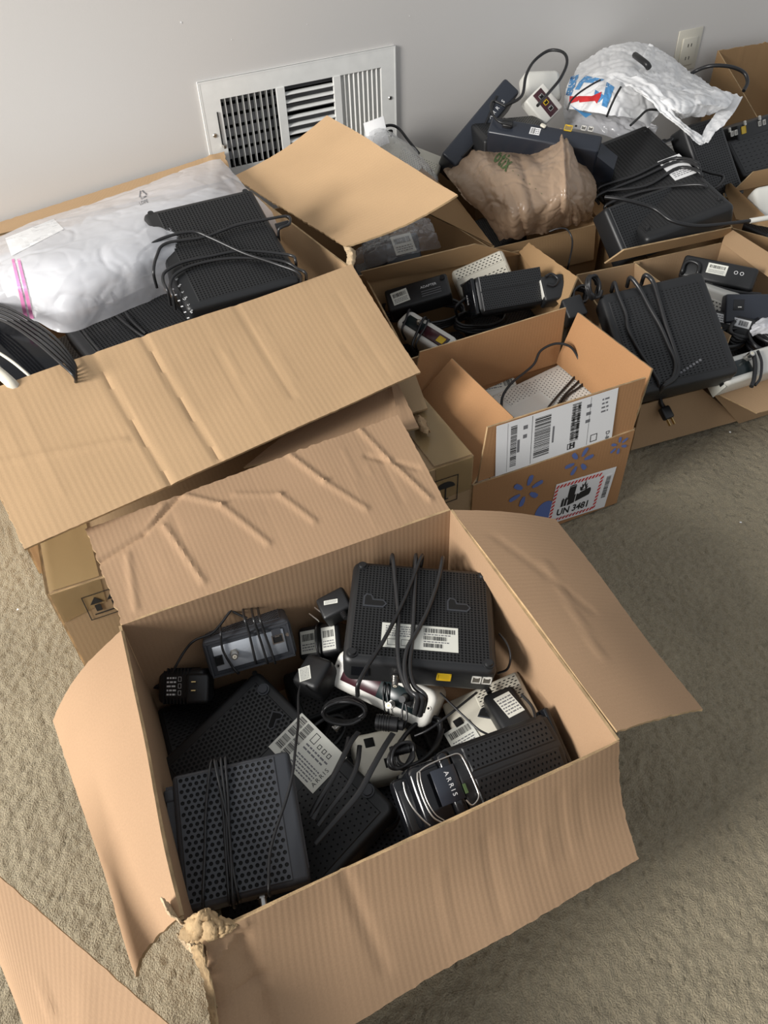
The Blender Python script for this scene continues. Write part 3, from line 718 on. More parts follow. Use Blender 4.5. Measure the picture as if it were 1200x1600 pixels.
# E: box with the battery mark and shipping label
zE = .20
Efl, Efr = P(738, 757, zE), P(990, 670, zE); ed = (Efr - Efl).normalized(); en = Vector((-ed.y, ed.x, 0))
Ebl, Ebr = Efl + en * .265, Efr + en * .265
E = open_box('small orange-brown shipping box with a battery warning mark and a long shipping label', (Ebl, Ebr, Efr, Efl), 0, M['cardE'], seed=80, dents=1, wav=.0003)
for i, v_ in enumerate((ed, up, -en)):
    for r_ in range(3): Mf[r_][i] = v_[r_]
fn = -en
panel('back_flap', (Ebr, Ebl, P(655, 549, .325), P(883, 480, .325)), E, M['cardE'], seed=84, dents=2)
panel('right_flap', (Efr + Vector((0, 0, .001)), Ebr, P(905, 488, .32), P(1021, 576, .315)), E, M['cardE'], seed=85, dents=0, rag=(0, 0, .001, .001))
panel('left_flap', (Ebl, Efl + Vector((0, 0, .001)), P(802, 652, .28), P(706, 560, .31)), E, M['cardE'], seed=86, dents=0)
Fq = (Efl + Vector((.012, 0, .001)), Efr, P(1010, 590, .312), P(762, 668, .312))
ff = panel('front_flap', (Fq[0], Fq[1], Fq[2], Fq[3]), E, M['cardE'], seed=87, dents=0, wav=.001, rag=(.001, .003, .001, .001))
ff.name = 'front_flap'
# shipping label on the raised front flap
a, b, c, d = [Vector(p) for p in Fq]
fx = (b - a).normalized(); fnn = (b - a).cross(d - a).normalized(); fy = fnn.cross(fx)
if fnn.dot(CAM - a) < 0: fnn = -fnn
def planeM(root, u, v, base, X, Y, Nn, off):
    r = RCV @ Vector((u - 600, v - 800, FPX)); t = (base - CAM).dot(Nn) / r.dot(Nn); p = CAM + r * t + Nn * off
    m = Matrix.Identity(4)
    for i, q in enumerate((X, Y, Nn)):
        for k in range(3): m[k][i] = q[k]
    m.translation = p; return root.matrix_world.inverted() @ m
lab = sticker(E, planeM(E, 869, 674, a, fx, fy, fnn, .0025), .262, .110,
        [('barv', .115, .10, .165, .90), ('txt', .17, .2, .19, .8, 1), ('barv', .31, .12, .44, .92), ('txt', .215, .55, .25, .9, 2), ('txt', .46, .12, .475, .9, 1), ('fill', .285, .02, .288, .98), ('fill', .09, .02, .0915, .98),
         ('barv', .615, .20, .69, .95), ('barv', .625, .22, .645, .93), ('barv', .665, .22, .684, .93), ('box', .60, .05, .665, .17), ('txt', .74, .30, .78, .9, 4), ('fill', .77, .02, .772, .98), ('box', .80, .05, .86, .2), ('txt', .87, .5, .93, .9, 5), ('txt', .72, .08, .735, .3, 1)], 'shipping_label', 'paper', 5)
lab['label'] = 'long white shipping label with barcodes'
text('label_letter', E, planeM(E, 892, 695, a, fx, fy, fnn, .0032) @ RZ(0), 'H', .017, M['ink'], bold=.0008)
text('label_letter', E, planeM(E, 947, 678, a, fx, fy, fnn, .0032) @ RZ(-90), 'D-8', .012, M['ink'])
# battery mark: hatched border, batteries, flame, UN 3481
def faceM(x, z, off, rz=0):
    m_ = Matrix.Identity(4)
    for i_, q_ in enumerate((ed, up, fn)):
        for r_ in range(3): m_[r_][i_] = q_[r_]
    m_.translation = Efl + ed * x + up * (z - zE) + fn * off; return E.matrix_world.inverted() @ m_ @ RZ(rz)
mk = MB(); mk.box(-.0735, .0735, -.055, .055, 0, .0004); mk.build('battery_mark_paper', M['paper'], E, faceM(.261, .066, .0048, -4))
Mk = faceM(.2475, .067, .0054, -4) @ Matrix.Diagonal((1.06, 1.20, 1, 1))
hw, hh, bw = .056, .042, .0065
rd = MB()
def dash(x0, y0, x1, y1, nx_, ny_):
    n = int(((x1 - x0) + (y1 - y0)) / .0085)
    for i in range(n):
        t0, t1 = i / n, (i + .55) / n
        if x1 - x0 > y1 - y0: 
            xa, xb = x0 + (x1 - x0) * t0, x0 + (x1 - x0) * t1; s = .004
            rd.poly([(xa, y0), (xb, y0), (xb + s, y1), (xa + s, y1)], 0, .0002)
        else:
            ya, yb = y0 + (y1 - y0) * t0, y0 + (y1 - y0) * t1; s = .004
            rd.poly([(x0, ya), (x1, ya + s), (x1, yb + s), (x0, yb)], 0, .0002)
dash(-hw, hh - bw, hw - .006, hh, 0, 0); dash(-hw, -hh, hw - .006, -hh + bw, 0, 0); dash(-hw, -hh + .001, -hw + bw, hh - .008, 0, 0); dash(hw - bw, -hh + .001, hw, hh - .008, 0, 0)
rd.build('hatched_border', M['red'], E, Mk)
ic = MB()
ic.poly([(-.024, -.002), (-.008, .000), (-.008, .026), (-.024, .024)], 0, .0002)
ic.poly([(-.016 + .0082 * math.cos(a_), .0265 + .0032 * math.sin(a_)) for a_ in [math.radians(30 * k) for k in range(12)]], 0, .0003)
for x in (-.036, -.029): ic.poly([(x, -.015), (x + .0055, -.015), (x + .0055, .002), (x, .001)], 0, .00022); ic.poly([(x + .0015, .0012), (x + .004, .0015), (x + .004, .004), (x + .0015, .004)], 0, .00022)
ic.poly([(-.021, -.016), (-.005, -.013), (-.005, .006), (-.021, .003)], 0, .00024)
ic.poly([(-.003, -.012), (.026, -.005), (.026, .012), (-.003, .005)], 0, .00024)
ic.poly([(.026 + .004 * math.cos(a_), .0035 + .0085 * math.sin(a_)) for a_ in [math.radians(30 * k) for k in range(12)]], 0, .0003)
ic.poly([(.004, .009), (.012, .011), (.018, .010), (.021, .017), (.017, .016), (.018, .024), (.014, .020), (.0125, .032), (.009, .022), (.005, .026), (.006, .018), (.001, .020)], 0, .0003)
ic.build('battery_and_flame_icon', M['ink'], E, Mk @ T(.002, .004, 0))
sp = MB()
sp.poly([(.008, .0125), (.0115, .0135), (.0145, .0125), (.0125, .018), (.0105, .022), (.010, .017)], 0, .0004); sp.box(-.0225, -.0095, .0262, .0268, 0, .0004)
sp.poly([(.002, .004), (.006, .010), (.004, .011), (.000, .006)], 0, .0004)
sp.build('icon_highlight', M['paper'], E, Mk @ T(.002, .004, 0))
text('mark_text', E, Mk @ T(-.001, -.0235, 0), 'UN 3481', .0205, M['ink'], bold=.0006)
sticker(E, faceM(.3215, .066, .0053, -4), .016, .070, [('barv', .15, .1, .85, .95)], 'side_barcode', 'paper', 8)
tx = MB(); tx.box(-.045, .03, -.0015, .0015, 0, .0002); tx.build('small_print', M['greyink'], E, Mk @ T(0, -.0375, .0001) @ Matrix.Scale(.3, 4, (0, 1, 0)))
# blue petal bursts printed on the board
def burst(Mx, R1, R2, n=6, w=.006, rot=0):
    m = MB()
    for k in range(n):
        a = 2 * math.pi * k / n + rot; ca, sa = math.cos(a), math.sin(a); pts = []
        for t, ww in ((R1, w * .4), (R1 + (R2 - R1) * .5, w * .8), (R2, w * .7), (R2 + w * .4, 0), (R2, -w * .7), (R1 + (R2 - R1) * .5, -w * .8), (R1, -w * .4)):
            pts.append((ca * t + sa * ww, sa * t - ca * ww))
        m.poly(pts, 0, .0002)
    return m
for (u, v, s, r) in ((820, 765, 1.4, .3), (903, 719, 1.2, .1), (965, 694, .8, .6)):
    burst(None, .010 * s, .026 * s, 6, .0052 * s, r).build('printed_blue_burst', M['bluep'], E, planeM(E, u, v, Efl, ed, up, fn, .0048))
ov = MB(); ov.poly([(.024 * math.cos(a_), .030 * math.sin(a_)) for a_ in [math.radians(15 * k) for k in range(24)]], 0, .0002)
ov.build('printed_blue_oval', M['bluep'], E, planeM(E, 849, 798, Efl, ed, up, fn, .0046))

# F: box behind it
Fb = [P(575, 438, .28), P(812, 392, .28), P(884, 480, .27), P(640, 560, .27)]
F_ = open_box('open cardboard box directly behind the small shipping box, tower modem inside', (Fb[0], Fb[1], Fb[2], Fb[3]), 0, M['cardF'], seed=90, dents=2)
panel('right_flap', (P(882, 486, .27), P(812, 395, .28), P(828, 380, .33), P(904, 434, .32)), F_, M['cardF'], seed=95, dents=2, rag=(0, .003, .003, .002))
panel('back_flap', (P(812, 396, .28), P(575, 440, .28), P(562, 424, .33), P(742, 380, .33)), F_, M['cardF'], seed=96, dents=2, rag=(0, .002, .002, .002))
# G: behind F, beside the tall box
Gb = [Vector((.74, 1.99, .28)), Vector((1.10, 1.98, .28)), P(771, 385, .29), Vector((.80, 1.52, .28))]
G = open_box('narrow open cardboard box beside the tall box, holding bagged equipment', Gb, 0, M['cardF'], seed=100, dents=2)
panel('right_flap', (P(771, 384, .29), Vector((1.10, 1.96, .285)), P(655, 258, .33), P(716, 312, .33)), G, M['cardF'], seed=105, dents=2, rag=(0, .002, .002, .002))
# H: box with the brown bag
Hb = [Vector((1.14, 2.0, .29)), Vector((1.48, 1.97, .29)), P(940, 348, .29), P(768, 388, .29)]
H = open_box('open cardboard box at the wall with a knotted brown bag inside', Hb, 0, M['cardF'], seed=110, dents=2)
panel('front_flap', (P(768, 388, .292), P(930, 350, .292), P(926, 405, .20), P(778, 440, .20)), H, M['cardF'], seed=115, dents=1)
panel('right_flap', (P(940, 350, .29), P(905, 300, .29), P(935, 314, .31), P(958, 334, .31)), H, M['cardF'], seed=116, dents=0)
# I: box behind J/K with the modem heap
Ib = [Vector((1.52, 1.80, .29)), Vector((1.86, 1.78, .29)), Vector((1.84, 1.26, .29)), Vector((1.49, 1.26, .29))]
I = open_box('open cardboard box heaped with black modems under the white bag', Ib, 0, M['cardF'], seed=120, dents=2)
panel('front_flap', (P(945, 412, .29), P(1142, 368, .29), P(1143, 356, .32), P(975, 391, .32)), I, M['cardF'], seed=125, dents=1)
# J
Jb = [P(902, 430, .28), P(1000, 410, .28), P(1096, 607, .12), P(1000, 632, .12)]
J = empty('cardboard_box', ((Jb[0] + Jb[2]) / 2).to_tuple()[:2] + (0,), 'low-fronted cardboard box holding one big black modem wrapped in its cord', 'box')
j0, j1, j2, j3 = Jb
panel('side_wall', (j1, j0, Vector((j0.x, j0.y, .002)), Vector((j1.x, j1.y, .002))), J, M['cardJ'], seed=130)
panel('side_wall', (j0, Vector((j3.x, j3.y, .2)), Vector((j3.x, j3.y, .002)), Vector((j0.x, j0.y, .002))), J, M['cardJ'], seed=131)
panel('front_flap', (j3, j2, P(1153, 656, .012), P(984, 703, .012)), J, M['cardJ'], seed=132, dents=1, rag=(0, .001, .001, .002))
panel('bottom_panel', (Vector((j3.x, j3.y + .02, .006)), Vector((j2.x, j2.y + .02, .006)), Vector((j1.x, j1.y, .006)), Vector((j0.x, j0.y, .006))), J, M['cardJ'], cell=.05, dents=0)
# K
k0, k1, k2, k3 = P(992, 410, .28), P(1128, 380, .28), P(1300, 568, .13), P(1112, 614, .13)
K = empty('cardboard_box', ((k0 + k2) / 2).to_tuple()[:2] + (0,), 'open cardboard box at the right edge with adapters, white modems and cords', 'box')
fl = lambda p: Vector((p.x, p.y, .002))
panel('side_wall', (k1, k0, fl(k0), fl(k1)), K, M['cardJ'], seed=140)
panel('side_wall', (k2 + Vector((.05, 0, .1)), k1, fl(k1), fl(k2)), K, M['cardJ'], seed=141)
panel('side_wall', (k0, P(1128, 512, .27), P(1095, 609, .12), P(1000, 560, .02)), K, M['cardJ'], seed=142)
panel('left_flap', (P(1093, 609, .12), P(1100, 500, .235), P(1143, 524, .235), P(1127, 562, .19)), K, M['cardJ'], seed=143, rag=(0, 0, .001, .001))
panel('front_wall', (k3, k2, P(1310, 612, .003), P(1153, 660, .003)), K, M['cardJ'], seed=144, dents=1)
panel('front_flap', (k3 + Vector((0, 0, .003)), k2 + Vector((0, 0, .003)), P(1300, 616, .10), P(1182, 647, .10)), K, M['cardJ'], seed=145, dents=1, rag=(0, 0, .001, .001))
panel('bottom_panel', (P(1153, 655, .008), P(1310, 612, .008), fl(k1) + Vector((0, 0, .006)), fl(k0) + Vector((0, 0, .006))), K, M['cardJ'], cell=.05, dents=0)
panel('right_flap', (k1, P(1210, 440, .27), P(1210, 400, .30), P(1138, 355, .31)), K, M['cardJ'], seed=146)
# M: box at the right edge behind K
Mm = empty('cardboard_box', (1.95, 1.32, 0), 'cardboard box at the right edge behind the adapters, with a pale cable end over it', 'box')
m0, m1, m2, m3 = P(1130, 292, .30), P(1290, 262, .30), P(1290, 395, .27), P(1145, 356, .29)
panel('side_wall', (m1, m0, fl(m0), fl(m1)), Mm, M['cardF'], seed=150)
panel('side_wall', (m0, m3, fl(m3), fl(m0)), Mm, M['cardF'], seed=151)
panel('side_wall', (m3, m2, fl(m2), fl(m3)), Mm, M['cardF'], seed=152)
panel('bottom_panel', (fl(m3), fl(m2), fl(m1), fl(m0)), Mm, M['cardF'], cell=.06, dents=0)
panel('back_flap', (P(1145, 300, .30), P(1290, 270, .30), P(1290, 245, .35), P(1178, 268, .34)), Mm, M['cardF'], seed=153, rag=(0, 0, .001, .002))
panel('left_flap', (P(1150, 345, .29), P(1130, 292, .30), P(1142, 288, .33), P(1215, 358, .31)), Mm, M['cardF'], seed=154)
# L: carton standing against the wall, far right
L0 = Vector((2.62, 2.06, 0)); 
Lr = empty('cardboard_box', (2.80, 1.93, 0), 'brown carton in the far right corner behind the white bag, top dented and taped', 'box')
l0, l1 = PY(1118, 78, 2.05), PY(1290, 60, 1.98)
la, lb = Vector((l0.x, 2.04, l0.z)), Vector((l0.x + .42, 2.02, l0.z - .01))
lc, ld = Vector((l0.x + .42, 1.80, l0.z - .01)), Vector((l0.x - .02, 1.82, l0.z - .01))
panel('front_wall', (la, lb, fl(lb), fl(la)), Lr, M['cardF'], seed=160, rag=(.006, 0, 0, 0), dents=5, dentd=.004)
panel('side_wall', (lb, Vector((lb.x, 1.7, .25)), Vector((lb.x, 1.7, .003)), fl(lb)), Lr, M['cardF'], seed=161, dents=4, dentd=.004)
panel('side_wall', (Vector((la.x - .02, 1.72, .2)), la, fl(la), Vector((la.x - .02, 1.72, .003))), Lr, M['cardF'], seed=162)
panel('bottom_panel', (Vector((la.x, 1.72, .006)), Vector((lb.x, 1.7, .006)), Vector((lb.x, 2.02, .006)), Vector((la.x, 2.03, .006))), Lr, M['cardF'], cell=.06, dents=0)
panel('packing_tape', (la + Vector((.05, -.006, -.04)), la + Vector((.30, -.006, -.04)), la + Vector((.30, -.006, -.12)), la + Vector((.05, -.006, -.12))), Lr, M['tape'], t=.0004, dents=2, dentd=.0005, edge='tape')

# ------------------------------------------------------------ electronics
def poseM(k):
    c, X, Y, w_, h_ = POSE[k]; X = Vector(X); Y = Vector(Y); Nn = X.cross(Y); m = Matrix.Identity(4)
    for i, q in enumerate((X, Y, Nn)):
        for r in range(3): m[r][i] = q[r]
    m.translation = Vector(c); return m, w_, h_
def mk(X, Y, c):
    X = Vector(X).normalized(); Nn = X.cross(Vector(Y)).normalized(); Y = Nn.cross(X); m = Matrix.Identity(4)
    for i, q in enumerate((X, Y, Nn)):
        for r in range(3): m[r][i] = q[r]
    m.translation = Vector(c); return m
def mkY(X, Y, c):
    Y = Vector(Y).normalized(); X = Vector(X); X = (X - Y * X.dot(Y)); return mk(X, Y, c)
def on(root, u, v, lift=0.0):
    """where the sight line through (u, v) meets the device's face plane (local z = lift)"""
    Mi = root.matrix_world.inverted(); o = Mi @ CAM; d = (Mi.to_3x3() @ (RCV @ Vector((u - 600, v - 800, FPX))))
    t = (lift - o.z) / d.z; return o + d * t
def device(name, label, cat, pose, t, mat='black', group=None, r=.008, rz=None, taper=0, perf=None, pm=None, feet=None, dims=None):
    Mx, w_, h_ = poseM(pose) if isinstance(pose, str) else pose
    if dims: w_, h_ = dims
    root = empty(name, Mx, label, cat, group); root['w'] = w_; root['h'] = h_
    link('body', rbox(w_, h_, t, r, 3, taper, rz), M[mat], root)
    if perf:
        for pf in (perf if isinstance(perf, list) else [perf]):
            x0, y0, x1, y1, px, py, rr, st = pf[:8]; sl = pf[8] if len(pf) > 8 else 1
            pw, ph = (x1 - x0) * w_, (y1 - y0) * h_
            link('perforated_panel', perf_mesh(pw, ph, px, py, rr, st, slot=sl), [M[pm or mat], M['hole']], root, T((x0 + x1 - 1) / 2 * w_, (y0 + y1 - 1) / 2 * h_, 0))
    if feet:
        for fx_, fy_ in feet:
            mb = MB(); mb.cyl((0, 0), .0080, -.001, .0018, 20); mb.cyl((0, 0), .0062, .0018, .0050, 20, r2=.0052)
            mb.build('foot', M[mat], root, T(fx_ * w_ / 2, fy_ * h_ / 2, 0), sm=True)
    return root, w_, h_
def coax(root, Mx, L=.011, r=.0045):
    mb = MB(); mb.cyl((0, 0), r * 1.35, 0, .0022, 6); mb.cyl((0, 0), r, .0022, L, 20); mb.cyl((0, 0), r * .62, L, L + .0002, 16, mi=1); mb.cyl((0, 0), .0008, L, L + .0006, 8, mi=2)
    for k in range(5): mb.cyl((0, 0), r * 1.06, .003 + k * .0016, .0037 + k * .0016, 20)
    return mb.build('coax_connector', [M['metal'], M['offwhite'], M['brass']], root, Mx, sm=True)
def jack(root, Mx, w_=.013, h_=.011, name='ethernet_port', rim='metal', inner='hole'):
    mb = MB(); b = .0014
    mb.box(-w_ / 2, w_ / 2, h_ / 2 - b, h_ / 2, -.001, .001); mb.box(-w_ / 2, w_ / 2, -h_ / 2, -h_ / 2 + b, -.001, .001)
    mb.box(-w_ / 2, -w_ / 2 + b, -h_ / 2, h_ / 2, -.001, .001); mb.box(w_ / 2 - b, w_ / 2, -h_ / 2, h_ / 2, -.001, .001)
    mb.box(-w_ / 2 + b, w_ / 2 - b, -h_ / 2 + b, h_ / 2 - b, -.001, .0002, mi=1)
    mb.box(-w_ * .2, w_ * .2, h_ / 2 - b - .002, h_ / 2 - b, -.001, .0007, mi=0)
    return mb.build(name, [M[rim], M[inner]], root, Mx)
def keyhole(root, x, y, a=0, s=1.0):
    s *= 1.2
    mb = MB(); mb.poly([(-.012 * s, -.004 * s), (.010 * s, -.004 * s), (.013 * s, 0), (.010 * s, .004 * s), (-.003 * s, .004 * s), (-.005 * s, .011 * s), (-.010 * s, .012 * s), (-.012 * s, .008 * s)], .0018, .0024, mi=1)
    mb.poly([(-.014 * s, -.006 * s), (.011 * s, -.006 * s), (.0155 * s, 0), (.011 * s, .006 * s), (-.001 * s, .006 * s), (-.004 * s, .013 * s), (-.011 * s, .014 * s), (-.014 * s, .009 * s)], .0005, .0020)
    return mb.build('keyhole_mount', [M['dark'], M['hole']], root, T(x, y, 0) @ RZ(a))
def plug_prongs(root, Mx, L=.016):
    for s in (-.0063, .0063):
        mb = MB(); mb.box(-.0008, .0008, -.0032, .0032, 0, L); mb.build('prong', M['brass'] if L < .0161 else M['metal'], root, Mx @ T(s, 0, 0))
def adapter(label, pose, t=.03, group=None, perf=None, lab=None, prong=None, mat='black', ribs=None, dims=None, r=.005, name='power_adapter'):
    root, w_, h_ = device(name, label, 'power adapter', pose, t, mat, group, r=r, dims=dims)
    if lab: sticker(root, T(lab[0] * w_ / 2, lab[1] * h_ / 2, .0003) @ RZ(lab[4] if len(lab) > 4 else 0), lab[2], lab[3], SPEC3 if lab[2] < .03 else SPEC4, 'sticker', 'label', 7)
    if prong is not None: plug_prongs(root, prong)
    if ribs:
        for k in range(ribs):
            mb = MB(); x = -w_ * .35 + k * .006; mb.box(x, x + .0018, -h_ / 2 - .0008, h_ / 2 + .0008, -t * .9, .0008); mb.build('rib', M[mat], root)
    return root, w_, h_
def strain(root, Mx, n=6, r=.0042):
    mb = MB()
    for k in range(n): mb.cyl((0, 0), r * (1 - .06 * k), k * .0032, k * .0032 + .0021, 14)
    mb.cyl((0, 0), r * .62, 0, n * .0032 + .002, 12)
    return mb.build('strain_relief', M['cord'], root, Mx, sm=True)
def wrap(root, w_, h_, t, pts, r=.0024, lift=.004, n=1, name='cord', mat='cord', over=True, flat=1.0):
    """cord laid across the face through local (x, y) fractions, running over both edges and down the sides"""
    P_ = []
    x0, y0 = pts[0]; x1, y1 = pts[-1]
    def edge(x, y): return (x * w_ / 2, y * h_ / 2)
    if over:
        P_.append((x0 * w_ / 2 * 1.0, y0 * h_ / 2 + math.copysign(.003, y0) if abs(y0) >= abs(x0) else y0 * h_ / 2, -t * .8))
    for x, y in pts: P_.append((x * w_ / 2, y * h_ / 2, lift + rnd.uniform(-.0004, .0008)))
    if over: P_.append((x1 * w_ / 2, y1 * h_ / 2 + math.copysign(.003, y1), -t * .8))
    return cord(name, P_, r, M[mat], root, flat=flat)
def onwrap(root, pix, lift=.004, r=.0024, name='cord', mat='cord', ends=None, flat=1.0):
    P_ = [on(root, u, v, lift) for u, v in pix]
    if ends:
        if ends[0]: a = P_[0].copy(); a.z = -ends[0]; P_ = [a] + P_
        if ends[1]: a = P_[-1].copy(); a.z = -ends[1]; P_ = P_ + [a]
    return cord(name, P_, r, M[mat], root, flat=flat)
def loose(label, pix, r=.0024, mat='cord', group=None, flat=1.0, name='cable', to=None):
    if to is not None:
        Mi = to.matrix_world.inverted(); return cord('cord', [Mi @ P(*p) for p in pix], r, M[mat], to, flat=flat)
    o = cord(name, [P(*p) for p in pix], r, M[mat], None, flat=flat)
    return tag(o, label, 'cord', group)

# ===== box A
a1, w1, h1 = device('cable_modem', 'big black modem lying face down on top of the heap in the front box', 'modem', 'A1', .052, 'black', r=.010, rz=.014, taper=.02,
    perf=(.05, .06, .95, .94, .0050, .0046, .0018, False), feet=((-.86, .86), (.86, .86), (-.88, -.86), (.88, -.86)))
keyhole(a1, *on(a1, 585, 943).to_tuple()[:2]); keyhole(a1, *on(a1, 716, 950).to_tuple()[:2])
sticker(a1, Matrix.Translation(on(a1, 656, 996, .0014)) , .109, .043, SPEC, 'sticker', 'label', 3, 'white barcode label')
Rr = Matrix(((1, 0, 0, 0), (0, 0, -1, 0), (0, 1, 0, 0), (0, 0, 0, 1)))      # local frame of the -y side: x right, y up, z out
side = lambda x, z: T(x, -h1 / 2, z) @ Rr
coax(a1, side(-.032, -.028), .016); jack(a1, side(.035, -.020), .020, .015, 'ethernet_port', 'yellow', 'yellow')
for k in (.085, .0995): jack(a1, side(k * w1 / .215 - .005, -.020), .013, .015, 'phone_jack', 'white', 'dull')
mb = MB(); mb.box(-.012, .012, -.009, .009, -.001, .0015); mb.build('power_socket', M['gloss'], a1, side(-.082, -.022))
onwrap(a1, [(613, 868), (617, 905), (622, 960), (621, 1010), (626, 1050), (640, 1080), (660, 1092)], .0045, .0033, 'cord', 'cordg', (.04, .035), 1.3)
onwrap(a1, [(650, 868), (648, 920), (645, 990), (640, 1040), (646, 1070), (664, 1088)], .0048, .0033, 'cord', 'cordg', (.04, .03), 1.3)
onwrap(a1, [(692, 872), (684, 910), (668, 955), (650, 990), (636, 1015), (632, 1048), (640, 1078), (652, 1090)], .0065, .0033, 'cord', 'cordg', (.04, .03), 1.3)
onwrap(a1, [(660, 868), (645, 905), (628, 945), (600, 1000), (575, 1040), (560, 1068)], .0085, .0026, 'cord', 'cordg', (.04, .02), 1.4)

a2, w2, h2 = device('cable_modem', 'small dark modem standing on edge with a silver coax and network port panel', 'modem', (mk((.97, -.24, .03), (.10, .45, .88), POSE['A2'][0]), .134, .064), .13, 'dark', r=.007, rz=.010, taper=.10)
link('silver_port_panel', rbox(w2 * .80, h2 * .62, .0016, .0006, 1), M['silver'], a2, T(0, 0, .0016))['label'] = 'silver metal port panel'
mb = MB()
for s in ((-w2 * .47, w2 * .47, h2 * .40, h2 * .45), (-w2 * .47, w2 * .47, -h2 * .45, -h2 * .40), (-w2 * .47, -w2 * .45, -h2 * .42, h2 * .42), (w2 * .45, w2 * .47, -h2 * .42, h2 * .42)): mb.box(s[0], s[1], s[2], s[3], -.001, .0028)
mb.build('bezel', M['dark'], a2)
coax(a2, Matrix.Translation(on(a2, 366, 1020, .0016)), .014, .0052); jack(a2, Matrix.Translation(on(a2, 434, 998, .002)), .017, .014)
mb = MB(); mb.cyl((0, 0), .003, 0, .001, 14); mb.build('screw', M['metal'], a2, Matrix.Translation(on(a2, 449, 991, .0005)), sm=True)
jack(a2, Matrix.Translation(on(a2, 342, 1032, .002)), .013, .016, 'power_socket', 'black')
link('vent_grille', perf_mesh(w2 * .8, .10, .005, .004, .0013, True), [M['dark'], M['hole']], a2, T(0, h2 / 2 - .0005, -.062) @ RX(-90) )
mb = MB(); mb.box(-.007, .007, -.006, .006, 0, .006); mb.build('network_logo_plate', M['dark'], a2, Matrix.Translation(on(a2, 431, 986, -.003)))
for (x, dx) in ((388, 12), (402, 16), (412, 18)):
    onwrap(a2, [(x - 6, 966), (x, 985), (x + dx * .5, 1010), (x + dx, 1036)], .005, .0019, 'cord', 'cordg', (.05, .02))
onwrap(a2, [(345, 988), (346, 1005), (350, 1020), (362, 1040), (372, 1052)], .006, .0019, 'cord', 'cordg', (.02, .01))
loose('thin black cord looping from the silver-panel modem to the ribbed adapter', [(386, 966, .235), (365, 956, .245), (362, 952, .25), (345, 975, .24), (330, 990, .235), (305, 1000, .235), (290, 1015, .225), (275, 1040, .21), (270, 1052, .20)], .0019, to=a2)

nN, nE, nW = P(396, 1041, .165), P(614, 1256, .160), P(245, 1203, .118)
w3, h3 = (nE - nN).length, (nN - nW).length
m3 = mk(nE - nN, nN - nW, (nE + nW) / 2)
a3, w3, h3 = device('cable_modem', 'large charcoal modem lying diagonally with perforated base and big white label', 'modem', (m3, w3, h3), .038, 'black', r=.007, rz=.012,
    perf=[(.06, .08, .36, .92, .0068, .0062, .0024, True), (.36, .08, .62, .55, .0068, .0062, .0024, True), (.62, .08, .96, .90, .0085, .0075, .0014, True)], pm='black')
for (u, v) in ((412, 1078), (575, 1236)):
    mb = MB(); mb.cyl((0, 0), .0095, .0008, .0022, 24); mb.cyl((0, 0), .0072, .0022, .0045, 24, r2=.0066); mb.build('foot', M['dark'], a3, Matrix.Translation(on(a3, u, v, 0)), sm=True)
keyhole(a3, *on(a3, 427, 1126).to_tuple()[:2], a=-60, s=.8)
lb = on(a3, 480, 1175, .0015)
sticker(a3, Matrix.Translation(lb), .098, .066, [('barv', .04, .52, .17, .95), ('barv', .20, .45, .33, .95), ('barv', .20, .10, .33, .42), ('barv', .04, .15, .17, .45), ('txt', .40, .05, .86, .40, 5), ('box', .40, .70, .50, .92), ('box', .56, .70, .62, .80), ('box', .66, .70, .72, .80), ('box', .76, .70, .82, .80), ('txt', .40, .48, .86, .66, 2)], 'sticker', 'label', 12, 'white barcode label')
text('brand_text', a3, Matrix.Translation(lb + Vector((.041, -.012, .0004))) @ RZ(90), 'ARRIS', .009, M['ink'], spacing=1.4)
coax(a3, Matrix.Translation(on(a3, 522, 1140, -.02)) @ RX(-90), .016)
mb = MB(); mb.cyl((0, 0), .004, -.0004, .0012, 16); mb.build('screw_hole', M['hole'], a3, Matrix.Translation(on(a3, 398, 1052, 0)), sm=True)

a4, w4, h4 = device('cable_modem', 'charcoal modem with staggered round holes, thin cord wrapped around, near the torn corner', 'modem', 'A4', .040, 'dark', r=.007,
    perf=(.05, .04, .86, .96, .0074, .0068, .0026, True), pm='dark')
mb = MB(); mb.box(-w4 / 2 - .009, -w4 / 2 + .001, -h4 * .44, h4 * .43, -.016, -.008); mb.build('side_rail', M['dark'], a4)
for yy in (h4 * .36, -h4 * .44): link('clip', rbox(.014, .016, .012, .003, 2), M['dark'], a4, T(-w4 / 2 - .005, yy, -.006))
link('vent_grille', perf_mesh(.030, h4 * .8, .0042, .005, .0012), [M['dark'], M['hole']], a4, T(w4 / 2 - .0004, 0, -.021) @ RY(90))
for k, pts in enumerate(([(330, 1190), (322, 1260), (320, 1330), (317, 1412)], [(338, 1190), (348, 1260), (352, 1320), (358, 1405)], [(345, 1186), (352, 1250), (356, 1330), (366, 1404)], [(352, 1184), (356, 1240), (360, 1330), (372, 1400)], [(335, 1188), (346, 1240), (358, 1300), (364, 1408)])):
    onwrap(a4, pts, .0042 + .0004 * k, .0017, 'cord', 'cordg', (.03, .03))
coax(a4, T(.035, -h4 / 2, -.022) @ Rr @ T(-.02, 0, 0), .014)

